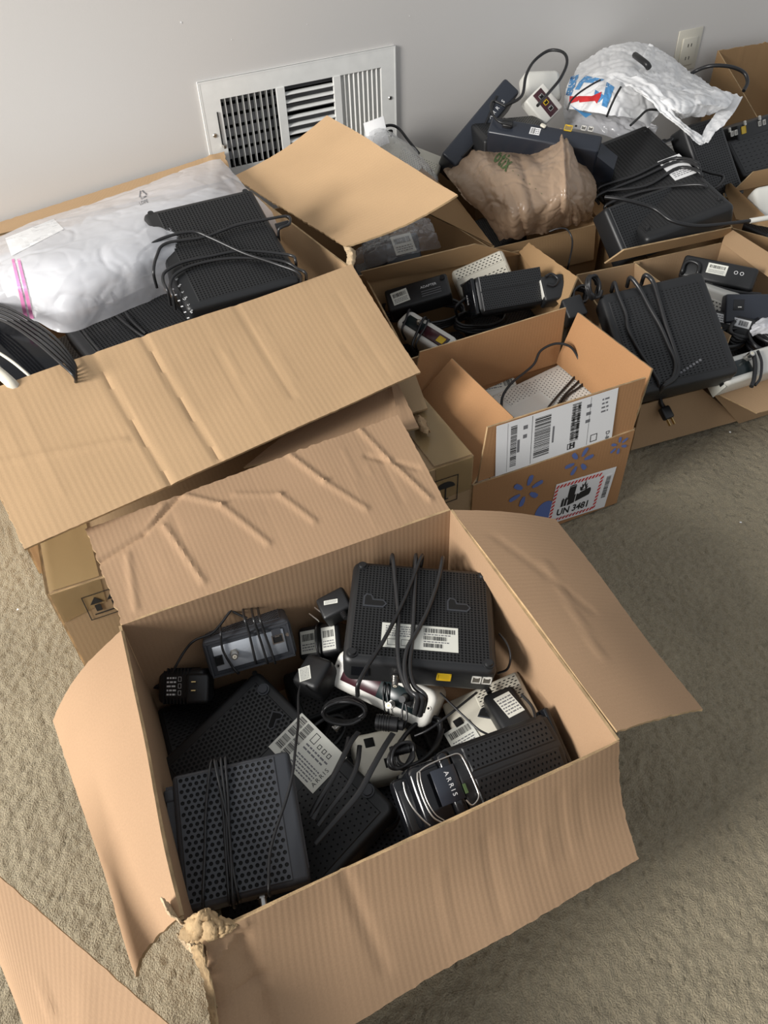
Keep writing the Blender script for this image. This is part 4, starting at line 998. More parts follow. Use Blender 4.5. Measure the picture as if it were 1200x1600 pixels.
# tower modem with smoked front, lying on its side
c5, X5, Y5, w5, h5 = POSE['A5']
u0, u1 = P(738, 1222, .235), P(868, 1172, .215)       # crease line between the two perforated faces
ax = (u1 - u0).normalized(); L5 = .20
tl, bl_ = P(700, 1172, .225), P(762, 1268, .19)
yv = (tl - bl_); yv = (yv - ax * yv.dot(ax)).normalized(); n5 = ax.cross(yv).normalized()
c5 = (P(695, 1172, .228) + P(762, 1268, .200) + P(850, 1128, .215) + P(884, 1195, .200)) / 4
m5 = mk(ax, yv, c5 + ax * -.0)
a5 = empty('tower_modem', m5, 'black tower modem lying on its side, smoked clear front with white lettering', 'modem')
Hh = .044; Bd = MB(); hx = .078
prof = [(-Hh, -.012), (-Hh + .006, -.002), (-.002, .0045), (.002, .0045), (Hh - .006, -.002), (Hh, -.012), (Hh, -.060), (Hh - .01, -.068), (-Hh + .01, -.068), (-Hh, -.060)]
k = len(prof)
for x in (-hx, hx):
    for y, z in prof: Bd.v.append(Vector((x, y, z)))
Bd.f.append(list(range(k))[::-1]); Bd.m.append(0); Bd.f.append([k + i for i in range(k)]); Bd.m.append(0)
for i in range(k): j = (i + 1) % k; Bd.f.append([i, j, k + j, k + i]); Bd.m.append(0)
b_ = Bd.build('body', M['black'], a5); bm_ = b_.modifiers.new('b', 'BEVEL'); bm_.width = .002; bm_.segments = 2
for s in (1, -1):
    ang = math.degrees(math.atan2(.0065, Hh - .008))
    link('perforated_panel', perf_mesh(.128, .030, .0066, .0062, .0018, True), [M['black'], M['hole']], a5, T(.006, s * .0205, .0018) @ RX(-ang * s))
link('rear_foot', rbox(.010, .10, .08, .004), M['gloss'], a5, T(hx + .004, 0, -.002))
fc = T(-hx, 0, -.03)
link('front_block', rbox(.020, .084, .066, .010, 4), M['gloss'], a5, T(-hx - .009, 0, .0025))
link('front_hood', rbox(.050, .080, .058, .012, 4), M['gloss'], a5, T(-hx - .036, -.002, -.004))
def rrect_ring(w_, h_, rr, n=6):
    o = []
    for cx_, cy_, a0 in ((w_ / 2 - rr, h_ / 2 - rr, 0), (-w_ / 2 + rr, h_ / 2 - rr, 90), (-w_ / 2 + rr, -h_ / 2 + rr, 180), (w_ / 2 - rr, -h_ / 2 + rr, 270)):
        for i in range(n + 1):
            a = math.radians(a0 + 90 * i / n); o.append(Vector((cx_ + rr * math.cos(a), cy_ + rr * math.sin(a), 0)))
    o.append(o[0].copy()); return o
for (dx, w_, h_, nm) in ((-.016, .014, .002, 'a'), ):
    pass
def chrome(pix, lift, r=.0011):
    return onwrap(a5, pix, lift, r, 'chrome_trim', 'metal')
chrome([(652, 1208), (668, 1196), (700, 1182), (716, 1178), (726, 1190), (742, 1225), (748, 1245), (738, 1258), (728, 1250)], .004)
chrome([(652, 1208), (653, 1222), (662, 1250), (676, 1276), (692, 1286)], .004)
chrome([(656, 1206), (658, 1222), (667, 1250), (680, 1272), (694, 1282)], .0045, .0007)
chrome([(630, 1222), (634, 1240), (645, 1262), (660, 1280), (672, 1290)], .001)
link('status_window', rbox(.034, .044, .0012, .0005, 1), M['navy'], a5, Matrix.Translation(on(a5, 700, 1226, .0035)))
text('brand_text', a5, Matrix.Translation(on(a5, 704, 1224, .0042)) @ RZ(-88), 'ARRIS', .0088, M['inkw'], spacing=1.5)
mb = MB(); mb.box(-.002, .002, -.006, .006, 0, .001); mb.build('indicator', M['green'], a5, Matrix.Translation(on(a5, 727, 1232, .004)) )
# the second, smaller glossy unit at its nose
a6b = P(655, 1262, .20)
n1 = empty('modem_stand', mk(ax, yv, P(650, 1262, .195)), 'small glossy black stand with white lettering at the nose of the tower modem', 'stand')
link('body', rbox(.040, .082, .020, .007, 3), M['gloss'], n1)
link('inset', rbox(.026, .052, .0015, .0006, 1), M['black'], n1, T(-.002, 0, .0012))
text('small_lettering', n1, T(-.002, -.008, .0014) @ RZ(-88), 'SURFboard', .0055, M['inkw'])

# white modem frame under the top modem
a6, w6, h6 = device('cable_modem', 'white rounded modem wedged under the big face-down modem, burgundy port strip', 'modem', 'A6', .075, 'white', r=.008, rz=.016)
c1, c2 = on(a6, 545, 1060, 0), on(a6, 655, 1115, 0)
mid = (c1 + c2) / 2; dv = (c2 - c1); ang = math.degrees(math.atan2(dv.y, dv.x))
link('port_strip', rbox(w6 * .78, h6 * .50, .0014, .0005, 1), M['port'], a6, T(0, 0, .0012))
link('port_strip', rbox(w6 * .42, h6 * .50, .0014, .0005, 1), M['portg'], a6, T(w6 * .18, 0, .0018))
coax(a6, Matrix.Translation(on(a6, 612, 1100, .001)), .018); jack(a6, T(w6 * .27, 0, .002), .016, .014, 'ethernet_port', 'black')
for xx in (-.45, .45):
    mb = MB(); mb.cyl((0, 0), .0035, 0, .0006, 16); mb.cyl((0, 0), .0018, .0006, .001, 12, mi=1); mb.build('screw', [M['dull'], M['hole']], a6, T(xx * w6, h6 * .05, 0), sm=True)
onwrap(a6, [(600, 1068), (599, 1090), (602, 1112)], .004, .0013, 'cord', 'cord', (.02, .02)); onwrap(a6, [(606, 1070), (606, 1092), (608, 1116)], .004, .0013, 'cord', 'cord', (.02, .02))
bb = MB(); bb.cyl((0, 0), .007, 0, .022, 14, r2=.005); bb.build('barrel_plug', M['cord'], a6, Matrix.Translation(on(a6, 634, 1090, .001)), sm=True)
onwrap(a6, [(632, 1092), (628, 1115), (630, 1138), (636, 1120), (634, 1100)], .016, .0016, 'cord', 'cordg')

a7, w7, h7 = device('cable_modem', 'white modem with slotted holes and small label, against the right wall of the front box', 'modem', 'A7', .05, 'offwhite', r=.006,
    perf=[(.42, .45, .96, .92, .0075, .0045, .0011, True, 2.2)], pm='offwhite')
sticker(a7, Matrix.Translation(on(a7, 722, 1150, .0014)) @ RZ(8), .042, .040, SPEC4, 'sticker', 'label', 6)
for (u, v) in ((692, 1140), (716, 1128)):
    link('rubber_pad', rbox(.013, .014, .0016, .0005, 1), M['hole'], a7, Matrix.Translation(on(a7, u, v, .0026)) @ RZ(10))
keyhole(a7, *on(a7, 760, 1118).to_tuple()[:2], a=-40, s=.7)
adp, wa, ha = adapter('black oblong power adapter with white label lying on the white slotted modem', 'A8', .030, lab=(.1, .1, .026, .040, 8), r=.007)
onwrap(adp, [(815, 1085), (832, 1105), (838, 1128)], .003, .0022, 'cord', 'cord', (0, .02))
strain(adp, Matrix.Translation(on(adp, 765, 1082, -.012)) @ RX(-90), 4)
adp2, _, _ = adapter('small black plug adapter with tiny label by the back wall of the front box', 'A9', .034, lab=(-.1, .1, .022, .007, -20), prong=None)
plug_prongs(adp2, Matrix.Translation(on(adp2, 492, 958, -.010)) @ RZ(25) @ RX(90) @ T(0, 0, -.006), .020)
strain(adp2, T(.008, -.020, -.008) @ RX(70), 4, .006)
a15, w15, h15 = device('power_adapter', 'black block with two white barcode labels beside the silver-panel modem', 'power adapter', 'A15', .05, 'black', dims=(.075, .052))
for k, sx in enumerate((-.017, .019)): sticker(a15, T(sx, 0, .0003) @ RZ(0), .027 - .003 * k, .036, SPEC4, 'sticker', 'label', 20 + k)
wrap(a15, .075, .052, .05, [(.06, .9), (.06, -.9)], .0022)
a11, _, _ = adapter('black square power adapter standing on end by the diagonal modem', 'A11', .045, lab=(-.35, .25, .024, .018, 40), dims=(.052, .048), r=.008)
strain(a11, Matrix.Translation(on(a11, 470, 1068, -.010)) @ RZ(20) @ RX(80), 4, .005)
loose('thin black cord running down from the square adapter over the hole-patterned modem', [(469, 1072, .20), (466, 1090, .205), (466, 1130, .215), (462, 1165, .245), (457, 1210, .255), (447, 1250, .252), (430, 1300, .25), (421, 1340, .248), (420, 1388, .245), (422, 1400, .23)], .0019, to=a11)
a12, w12, h12 = adapter('black ribbed power adapter with pale printed text at the left wall of the front box', 'A12', .036, ribs=8, dims=(.082, .052), r=.009)
tx = sticker(a12, T(-.006, .0, .0009) @ RZ(0), .036, .034, [('txt', .05, .05, .5, .95, 5), ('box', .6, .1, .75, .3), ('box', .6, .4, .75, .6), ('box', .6, .7, .75, .9)], 'printed_text', 'black', 4)
tx.data.materials[1] = M['inkw']; tx.data.materials[2] = M['inkw']
link('blade_base', rbox(.034, .044, .012, .006, 3), M['black'], a12, T(.034, -.004, .008) @ RY(14))
plug_prongs(a12, T(.030, 0, .008) @ RZ(90) @ RX(20), .008)
strain(a12, T(-.041, 0, -.014) @ RY(-90), 6, .0055)

# lower layer of the front box
def lower(label, c, rz, dims, t, mat='black', perf=None, tilt=(0, 0), **k):
    m = Matrix.Translation(Vector(c)) @ RZ(rz) @ RX(tilt[0]) @ RY(tilt[1])
    return device('cable_modem', label, 'modem', (m, dims[0], dims[1]), t, mat, perf=perf or (.06, .06, .94, .94, .0075, .006, .0018, True), **k)[0]
lower('black slotted modem lying deep at the left wall of the front box', (.060, .655, .100), -8, (.15, .19), .035, perf=(.06, .06, .94, .94, .0085, .005, .0014, True, 2.1))
lower('black modem at the bottom of the front box under the ribbed adapter', (.09, .66, .05), 20, (.2, .17), .035)
lower('dull grey modem base low at the near wall, left of the tower modem', (.255, .425, .085), 22, (.18, .14), .034, 'dark')
lower('black modem low in the middle of the front box under the cord tangle', (.26, .52, .075), 40, (.21, .19), .04)
lower('black modem low against the back wall of the front box, under the two-label block', (.29, .66, .085), -8, (.2, .10), .06)
lower('black modem low under the white slotted modem', (.40, .45, .085), -12, (.15, .16), .045)
lower('black modem low under the hole-patterned modem', (.06, .43, .12), -15, (.16, .14), .05)
# small white modem among the cords
a14 = device('cable_modem', 'small white modem with dark ports among the cords in the middle of the front box', 'modem', (mk((.96, -.25, -.1), (.25, .96, .1), P(603, 1175, .135)), .088, .072), .04, 'offwhite', r=.008, rz=.014)[0]
for (u, v, a) in ((577, 1160, .014), (612, 1190, .020)): link('port_panel', rbox(a, .014, .0012, .0004, 1), M['hole'], a14, Matrix.Translation(on(a14, u, v, .001)))
# cord bundles and coils
def barrel(label, pa, pb, r, mat='cord', rings=5):
    a, b = P(*pa), P(*pb); d = b - a; q = d.to_track_quat('Z', 'Y').to_matrix().to_4x4(); q.translation = a
    root = empty('barrel_connector', q, label, 'connector')
    mb = MB(); L = d.length; mb.cyl((0, 0), r, 0, L, 20); mb.cyl((0, 0), r * .7, L, L + .008, 16)
    for k in range(rings): mb.cyl((0, 0), r * 1.08, L * .1 + k * L * .12, L * .1 + k * L * .12 + L * .05, 20)
    mb.build('sleeve', M[mat], root, sm=True); return root
barrel('dark ferrite barrel on a cord under the white burgundy-strip modem', (588, 1128, .17), (622, 1132, .172), .011)
barrel('black ridged cord connector right of the small white modem', (610, 1175, .18), (640, 1168, .185), .007)
def coil(label, c, R1, R2, n, r, tilt, z, group=None, seed=1):
    R = random.Random(seed); pts = []; o = P(*c); m = Matrix.Translation(o) @ RZ(tilt[0]) @ RX(tilt[1])
    for i in range(n * 10):
        a = 2 * math.pi * i / 10; k = i // 10; rr = 1 + R.uniform(-.05, .05)
        pts.append(m @ Vector((R1 * rr * math.cos(a), R2 * rr * math.sin(a), (k - n / 2) * r * 1.2 + R.uniform(-1, 1) * r)))
    o = cord('coiled_cable', pts, r, M['cord'], None, res=4); return tag(o, label, 'cord', group)
coil('coiled black cord lying between the square adapter and the burgundy-strip modem', (538, 1112, .175), .030, .017, 7, .0024, (-30, 50), 0, seed=3)
coil('small loop of black cord beside the ridged connector in the front box', (628, 1180, .19), .020, .014, 5, .0022, (20, 30), 0, seed=5)
coil('tangled black cord low in the middle of the front box', (655, 1160, .15), .045, .022, 5, .0030, (20, 15), 0, seed=8)
coil('bundled black cord in the dark gap left of the tower modem', (600, 1240, .12), .05, .025, 5, .003, (60, 10), 0, seed=9)
coil('bundled black cord under the square adapter', (505, 1150, .14), .04, .02, 4, .0028, (10, 30), 0, seed=19)
def strap(label, pix, wd=.006, group='flat black cables bundled over the diagonal modem'):
    P_ = [P(*p) for p in pix]; return tag(link('flat_cable', tube_mesh(P_, .0015, flat=wd * .62 / .0015, n=10), M['cord']), label, 'cable', group)
strap('leftmost flat black cable of the bundle over the diagonal modem', [(560, 1144, .20), (548, 1160, .205), (530, 1195, .21), (510, 1235, .205), (488, 1280, .20)], .0062)
strap('second flat black cable of the bundle, bent end upward', [(545, 1152, .20), (538, 1180, .208), (520, 1215, .212), (498, 1250, .208), (484, 1275, .2)], .005)
strap('flat black cable with a curved belly in the middle of the bundle', [(562, 1165, .195), (558, 1195, .203), (545, 1225, .205), (522, 1255, .2), (496, 1290, .195)], .0055)
strap('longest flat black cable of the bundle, ending beside the small white modem', [(614, 1146, .20), (600, 1168, .205), (582, 1200, .207), (560, 1240, .203), (530, 1275, .198), (492, 1318, .19)], .0065)
loose('thin black cord crossing over the white slotted modem to the tower modem', [(688, 1083, .20), (705, 1100, .205), (728, 1122, .205), (748, 1140, .205), (766, 1150, .20), (770, 1160, .19)], .0016, to=adp)
loose('black cord arching right of the big face-down modem', [(780, 990, .24), (792, 1005, .245), (798, 1025, .24), (793, 1045, .225), (778, 1052, .21)], .0017, to=a1)
loose('black cord running from under the big face-down modem toward the small white modem', [(745, 1082, .20), (725, 1098, .20), (700, 1118, .198), (670, 1140, .19), (648, 1150, .18)], .0018, to=a1)

# ===== box B
b2, wb, hb = device('cable_modem', 'large black modem on top in the tall box, thick cord wrapped around it', 'modem', 'B2', .055, 'black', r=.010, rz=.012,
    perf=[(.12, .05, .95, .95, .0064, .0054, .0019, False)])
for xx in (-.86, .86):
    mb = MB(); mb.cyl((0, 0), .006, -.004, .004, 16); mb.build('foot', M['black'], b2, T(xx * wb / 2, hb / 2 - .006, -.004), sm=True)
for k in range(6):
    text('indicator_text', b2, Matrix.Translation(on(b2, 276 + 4.6 * k, 436 + 10 * k, .0012)) @ RZ(30), ('o-', 'n=', 's-', 'U=', 'r-', 'g=')[k], .008, M['inkw'])
    mb = MB(); mb.box(-.0022, .0022, -.0012, .0012, 0, .0006); mb.build('indicator', M['inkw'], b2, Matrix.Translation(on(b2, 270 + 4.8 * k, 452 + 9 * k, .0012)))
onwrap(b2, [(262, 455), (255, 440), (258, 425), (285, 410), (330, 400), (380, 392), (450, 398), (462, 408)], .007, .0030, 'cord', 'cordg', (.03, .03))
onwrap(b2, [(270, 462), (266, 446), (275, 428), (310, 412), (370, 403), (440, 408), (465, 420), (478, 428)], .007, .0030, 'cord', 'cordg', (.03, .03))
onwrap(b2, [(215, 405), (225, 390), (255, 372), (300, 362), (330, 372), (380, 395), (430, 412), (468, 428)], .012, .0030, 'cord', 'cordg', (.02, .03))
onwrap(b2, [(240, 425), (245, 400), (260, 380), (320, 370), (370, 352), (420, 342), (450, 338), (452, 350), (436, 358)], .011, .0030, 'cord', 'cordg', (.03, .02))
pl = MB(); pl.cyl((0, 0), .008, -.012, .016, 14, r2=.005); pl.build('barrel_plug', M['cord'], b2, Matrix.Translation(on(b2, 440, 352, -.006)) @ RY(80), sm=True)
link('plug', rbox(.018, .026, .016, .004), M['cord'], b2, Matrix.Translation(on(b2, 218, 415, .004)) @ RZ(10))
b3, wb3, hb3 = device('cable_modem', 'black modem lower in the tall box, half under the top one, front-left', 'modem', 'B3', .050, 'black', r=.009, rz=.012,
    perf=[(.10, .06, .95, .95, .0064, .0054, .0018, False)])
onwrap(b3, [(152, 474), (140, 462), (124, 464), (115, 482), (122, 505), (140, 530), (158, 552)], .007, .0030, 'cord', 'cordg', (.02, .02))
onwrap(b3, [(153, 462), (165, 478), (190, 500), (215, 520), (232, 530)], .006, .0030, 'cord', 'cordg', (.03, 0))
onwrap(b3, [(175, 458), (190, 478), (205, 500), (228, 522)], .006, .0030, 'cord', 'cordg', (.03, 0))
link('plug', rbox(.010, .020, .010, .003), M['cord'], b3, Matrix.Translation(on(b3, 132, 472, .002)) @ RZ(-20))
g4 = poseM('B4')
b4, _, _ = device('flat_device', 'glossy black slab at the left edge of the tall box under parallel cords', 'device', g4, .04, 'gloss', r=.006)
for k in range(5):
    loose(('outermost', 'second', 'third', 'fourth', 'innermost')[k] + ' of the parallel cords over the glossy slab at the left edge', [(-30, 468 - k * -6, .455 - .004 * k), (10, 480 + k * 6, .455), (50, 502 + k * 7, .452), (88, 530 + k * 8, .445), (116, 568 + k * 5, .43), (118, 590 + k * 3, .40)], .0028, 'cord' if k % 2 == 0 else 'cordg', 'parallel cords at the left edge')
loose('thick off-white cord end at the left edge under the glossy slab', [(-30, 560, .43), (10, 592, .43), (30, 612, .41)], .010, 'offwhite')
loose('thin pale cord under the parallel black cords', [(-20, 540, .435), (15, 562, .438), (40, 582, .43), (60, 600, .41)], .0028, 'offwhite')
# filler equipment deeper in B
for i, (x, y, z, rz, l) in enumerate(((.15, 1.62, .24, 12, 'black modem deep in the tall box under the plastic bag'), (.50, 1.60, .30, -20, 'black modem deep in the tall box under the top modem'), (.30, 1.45, .28, 5, 'black modem deep in the tall box under the front-left modem'))):
    lower(l, (x, y, z), rz, (.24, .2), .05)
bag = sheet_mesh(Pn([[(-60, 392, .42), (40, 350, .42), (130, 318, .42), (230, 284, .43), (300, 258, .435), (344, 246, .43)],
                     [(-60, 425, .47), (40, 392, .50), (130, 362, .51), (230, 330, .505), (315, 300, .495), (385, 290, .45)],
                     [(-50, 472, .46), (45, 440, .49), (130, 425, .50), (235, 400, .49), (340, 365, .47), (425, 328, .42)],
                     [(-30, 530, .38), (45, 500, .41), (110, 520, .40), (240, 470, .40), (350, 440, .38), (440, 372, .34)]]), 160, 110, .0048, 7, 5.5, fold=.004, foldf=25)
br = empty('plastic_bag', P(150, 400, .3), 'big milky clear plastic bag stuffed at the back of the tall box, pink seal lines', 'plastic bag')
def addsheet(name, me, mat, root, t=0): me.transform(root.matrix_world.inverted()); return link(name, me, mat, root)
addsheet('film', bag, M['filmw'], br)
bag2 = sheet_mesh(Pn([[(0, 400, .40), (120, 350, .40), (250, 310, .41), (350, 290, .41)], [(0, 440, .43), (120, 400, .45), (250, 370, .45), (390, 330, .40)], [(30, 500, .36), (140, 480, .36), (260, 450, .36), (420, 380, .33)]]), 60, 50, .02, 17, 8)
addsheet('inner_contents', bag2, M['paper'], br)
bt = BVHTree.FromPolygons([v.co for v in bag.vertices], [tuple(p.vertices) for p in bag.polygons])
def drape(me_world, tree, off, root, mat, name):
    """lay flat printed shapes onto a sheet along the given direction (root space mesh)"""
    for v in me_world.vertices:
        n = (root.matrix_world.inverted() @ CAM - v.co).normalized()
        hit = tree.ray_cast(v.co + n * .15, -n)
        if hit[0]: v.co = hit[0] + n * off
    return link(name, me_world, mat, root)
def grid_quad(a, b, c, d, n=14, m=14):
    V_ = [a.lerp(b, i / n).lerp(d.lerp(c, i / n), j / m) for j in range(m + 1) for i in range(n + 1)]
    return mesh_from('print', V_, [[j * (n + 1) + i, j * (n + 1) + i + 1, (j + 1) * (n + 1) + i + 1, (j + 1) * (n + 1) + i] for j in range(m) for i in range(n)])
def decal(name, root, tree, pix, mat, off=.002, n=14, m=14):
    Mi = root.matrix_world.inverted(); q = [Mi @ P(*p) for p in pix]; return drape(grid_quad(*q, n=n, m=m), tree, off, root, mat, name)
decal('paper_label', br, bt, [(8, 372, .47), (84, 342, .47), (100, 358, .49), (18, 400, .49)], M['paper'], .004)
for dx in (0, 9):
    decal('pink_seal_line', br, bt, [(18 + dx, 405, .48), (22 + dx, 404, .48), (44 + dx, 498, .41), (38 + dx, 498, .41)], M['pink'], .003, 2, 24)
rc = empty('tmp', (0, 0, 0), 'x', 'x'); bpy.data.objects.remove(rc)
pts = []
def tri_sym(root, tree, u, v, s, z):
    Mi = root.matrix_world.inverted()
    for k in range(3):
        a = math.radians(90 + 120 * k + 22); b = math.radians(90 + 120 * (k + 1) + 22)
        p0 = (u + s * math.cos(a) * .9, v - s * math.sin(a)); p1 = (u + s * math.cos(b) * .9, v - s * math.sin(b))
        q0 = (p0[0] * .85 + p1[0] * .15, p0[1] * .85 + p1[1] * .15); q1 = (p0[0] * .2 + p1[0] * .8, p0[1] * .2 + p1[1] * .8)
        dx, dy = q1[0] - q0[0], q1[1] - q0[1]; L = math.hypot(dx, dy); nx_, ny_ = -dy / L * 1.2, dx / L * 1.2
        decal('recycling_arrow', root, tree, [(q0[0] + nx_, q0[1] + ny_, z), (q1[0] + nx_, q1[1] + ny_, z), (q1[0] - nx_, q1[1] - ny_, z), (q0[0] - nx_, q0[1] - ny_, z)], M['greyink'], .003, 8, 1)
tri_sym(br, bt, 223, 304, 9, .50)
def drape_text(root, tree, s, pa, pb, size, mat, off=.003, name='printed_text', up_pix=None, z=None, bold=0, spacing=1.0):
    """text along the line pa -> pb (pixels with height), laid on the sheet"""
    Mi = root.matrix_world.inverted(); a, b = Mi @ P(*pa), Mi @ P(*pb); X = (b - a).normalized()
    c = (a + b) / 2; nv = (Mi @ CAM - c).normalized(); Y = nv.cross(X).normalized()
    me = text_mesh(s, size, 0, bold=bold, spacing=spacing)
    for v in me.vertices: v.co = c + X * v.co.x + Y * v.co.y
    bm = bmesh.new(); bm.from_mesh(me); bmesh.ops.triangulate(bm, faces=bm.faces[:])
    for _ in range(3): bmesh.ops.subdivide_edges(bm, edges=[e for e in bm.edges if e.calc_length() > .0035], cuts=1)
    bm.to_mesh(me); bm.free()
    for v in me.vertices:
        h = tree.ray_cast(v.co + nv * .15, -nv)
        if h[0]: v.co = h[0] + nv * off
    return link(name, me, mat, root)
drape_text(br, bt, 'LDPE', (213, 320, .5), (236, 312, .5), .010, M['greyink'])

# ===== box E contents
c = [P(864, 553, .215), P(944, 606, .21), P(880, 665, .17), P(790, 650, .16), P(780, 628, .17)]
me1 = mk((P(944, 606, .20) - P(864, 553, .20)), (P(864, 553, .20) - P(781, 632, .19)), (P(864, 553, .20) + P(781, 632, .19)) / 2 + (P(944, 606, .20) - P(864, 553, .20)) / 2)
we, he = (P(944, 606, .20) - P(864, 553, .20)).length, (P(864, 553, .20) - P(781, 632, .19)).length + .0
e1, _, _ = device('cable_modem', 'white modem with round holes and black cord, in the shipping box', 'modem', (me1, we, he), .035, 'white', r=.006, rz=.020,
    perf=[(.08, .45, .92, .94, .0075, .0075, .0014, True), (.05, .10, .34, .45, .0075, .0075, .0014, True), (.66, .10, .95, .45, .0075, .0075, .0014, True)], pm='white')
onwrap(e1, [(908, 578), (890, 598), (870, 620), (855, 640)], .004, .0024, 'cord', 'cord', (.02, .02))
onwrap(e1, [(916, 585), (900, 600), (880, 620), (868, 642)], .004, .0024, 'cord', 'cord', (.02, .02))
onwrap(e1, [(920, 592), (905, 605), (885, 620), (874, 640)], .004, .0024, 'cord', 'cord', (.02, .02))
loose('black cord arching around the white modem in the shipping box', [(783, 640, .19), (786, 618, .21), (800, 598, .225), (820, 582, .23), (835, 568, .24), (845, 548, .255), (868, 537, .265), (890, 541, .262), (902, 556, .245), (908, 575, .225), (908, 583, .215)], .0028, to=e1)
e2, _, _ = device('cable_modem', 'white modem with barcode label and dark pads at the left in the shipping box', 'modem', (mk((.94, -.32, .05), (.2, .85, .35), P(776, 609, .185)), .095, .062), .05, 'white', r=.006)
sticker(e2, T(.008, .012, .0003), .070, .024, [('txt', .05, .1, .6, .9, 3), ('bar', .65, .2, .95, .8)], 'sticker', 'label', 9)
for (x, y) in ((-.045, .018), (-.040, -.008)): link('rubber_pad', rbox(.013, .012, .0015, .0005, 1), M['hole'], e2, T(x, y, .0008))
lower('white modem at the bottom of the shipping box', (.86, .95, .08), 15, (.22, .16), .05, 'white')

# ===== box F contents
f1, wf, hf = adapter('long black power adapter with barcode label, left of the white slotted modem and tower modem', 'F1', .05, lab=(-.55, 0, .040, .034, 6), dims=None, r=.007)
text('adapter_text', f1, T(.028, .008, .0004), 'ADAPTER', .009, M['inkw']); mb = MB()
for k in range(3): mb.box(.008, .055, -.004 - k * .006, -.0025 - k * .006, 0, .0003)
mb.build('small_print', M['greyink'], f1, T(0, 0, .0003))
mb = MB(); mb.cyl((0, 0), .006, 0, .003, 14); mb.build('screw', M['hole'], f1, T(wf * .42, hf * .3, 0), sm=True)
onwrap(f1, [(720, 447), (735, 440), (745, 444), (740, 455), (725, 468), (712, 480)], .004, .0036, 'cord', 'cord', (.0, .04))
f2, wf2, hf2 = device('cable_modem', 'white slotted modem standing behind the black tower modem', 'modem', 'F2', .05, 'offwhite', r=.010, perf=[(.04, .60, .93, .92, .0095, .005, .0012, True, 2.2), (.30, .10, .93, .40, .0095, .005, .0012, True, 2.6)], pm='offwhite')
link('oval_button', rbox(.035, .012, .002, .0009, 2, rz=.0055), M['label'], f2, T(.012, -.024, .0022))
f3, wf3, hf3 = device('tower_modem', 'black tower modem with tiny holes lying on its side in the middle back box', 'modem', (mk((P(850, 437, .30) - P(744, 455, .30)), (P(800, 418, .33) - P(808, 480, .26)), (P(744, 450, .30) + P(852, 470, .28)) / 2 + Vector((0, 0, .01))), .165, .085), .07, 'black', r=.014,
    perf=[(.08, .60, .96, .96, .0055, .0045, .0011, True, 1.6), (.08, .10, .96, .55, .0055, .0045, .0011, True, 1.6)])
link('front_bezel', rbox(.010, .082, .068, .004, 3), M['gloss'], f3, T(-.085, 0, -.001))
text('brand_text', f3, T(-.091, 0, -.040) @ RZ(-90) @ RX(90), 'ARRIS', .009, M['inkw'])
f5 = device('power_adapter', 'black plug adapter at the right end of the tower modem in the middle back box', 'power adapter', (mk((.93, -.35, .05), (.25, .75, .6), P(866, 448, .30)), .055, .06), .045, 'black', r=.006)[0]
mb = MB(); mb.box(-.001, .001, -.02, .02, -.03, .001); mb.build('plug_face', M['white'], f5, T(-.028, 0, 0))
onwrap(f5, [(852, 432), (862, 428), (872, 436), (866, 446), (855, 444)], .004, .003, 'cord', 'cord')
f4, wf4, hf4 = device('cable_modem', 'white modem with green and burgundy port strip, tied with black cords', 'modem', 'F4', .06, 'white', r=.008, rz=.018)
link('port_strip', rbox(wf4 * .80, hf4 * .52, .0016, .0005, 1), M['portg'], f4, T(.0, 0, .0014)); link('port_strip', rbox(wf4 * .44, hf4 * .50, .0016, .0005, 1), M['port'], f4, T(wf4 * .16, 0, .0020))
coax(f4, T(-wf4 * .16, hf4 * .12, .002), .010); jack(f4, T(wf4 * .30, 0, .0028), .020, .016, 'ethernet_port', 'yellow', 'yellow')
onwrap(f4, [(640, 484), (634, 500), (628, 516)], .004, .0026, 'cord', 'cord', (.03, .03)); onwrap(f4, [(664, 496), (655, 512), (644, 540)], .005, .0032, 'cord', 'cord', (.03, .03)); onwrap(f4, [(670, 500), (664, 512), (650, 538)], .007, .0024, 'cord', 'cord', (.03, .03))
coil('black cord coiled under the long adapter in the middle back box', (680, 490, .22), .07, .035, 6, .0032, (-15, 20), 0, seed=12)
coil('black cord looped in front of the black tower modem in the middle back box', (750, 500, .21), .06, .03, 6, .003, (-20, 10), 0, seed=13)
coil('black cord looped at the left end of the middle back box', (620, 480, .20), .05, .03, 5, .0032, (30, 10), 0, seed=14)
lower('black modem at the bottom of the middle back box', (.90, 1.30, .14), -8, (.18, .18), .05)
lower('black modem at the bottom right of the middle back box', (1.08, 1.27, .17), -20, (.18, .2), .06)

# ===== box G contents
gi = device('cable_modem', 'pale perforated modem in a clear bag, behind the raised flap of the tall box', 'modem', (mk((.68, -.70, -.30), (.5, .5, .35), P(632, 240, .36)), .22, .085), .05, 'offwhite', r=.008, perf=[(.45, .1, .95, .6, .007, .006, .0013, True)], pm='offwhite')[0]
adh = tag(link('paper_label', rbox(.06, .08, .001, .0004, 1), M['paper'], None, mk((.8, -.5, .3), (.2, .7, .65), P(588, 208, .42)) ), 'white paper slip sticking up beside the air vent behind the raised flap', 'paper')
onwrap(gi, [(585, 222), (592, 205), (606, 196), (622, 200), (640, 222), (655, 240)], .010, .0040, 'cord', 'gloss')
onwrap(gi, [(594, 226), (600, 210), (612, 204)], .010, .0030, 'cord', 'gloss', (0, .02))
gb = sheet_mesh(Pn([[(568, 200, .42), (600, 200, .43), (640, 225, .42), (672, 258, .37)], [(570, 225, .40), (605, 215, .45), (645, 245, .44), (684, 280, .37)], [(590, 260, .36), (615, 255, .42), (650, 280, .40), (680, 300, .33)]]), 50, 40, .008, 5, 22)
gr_ = empty('plastic_bag', P(620, 240, .3), 'clear plastic bag around the pale modem beside the vent', 'plastic bag'); addsheet('film', gb, M['filmc'], gr_)
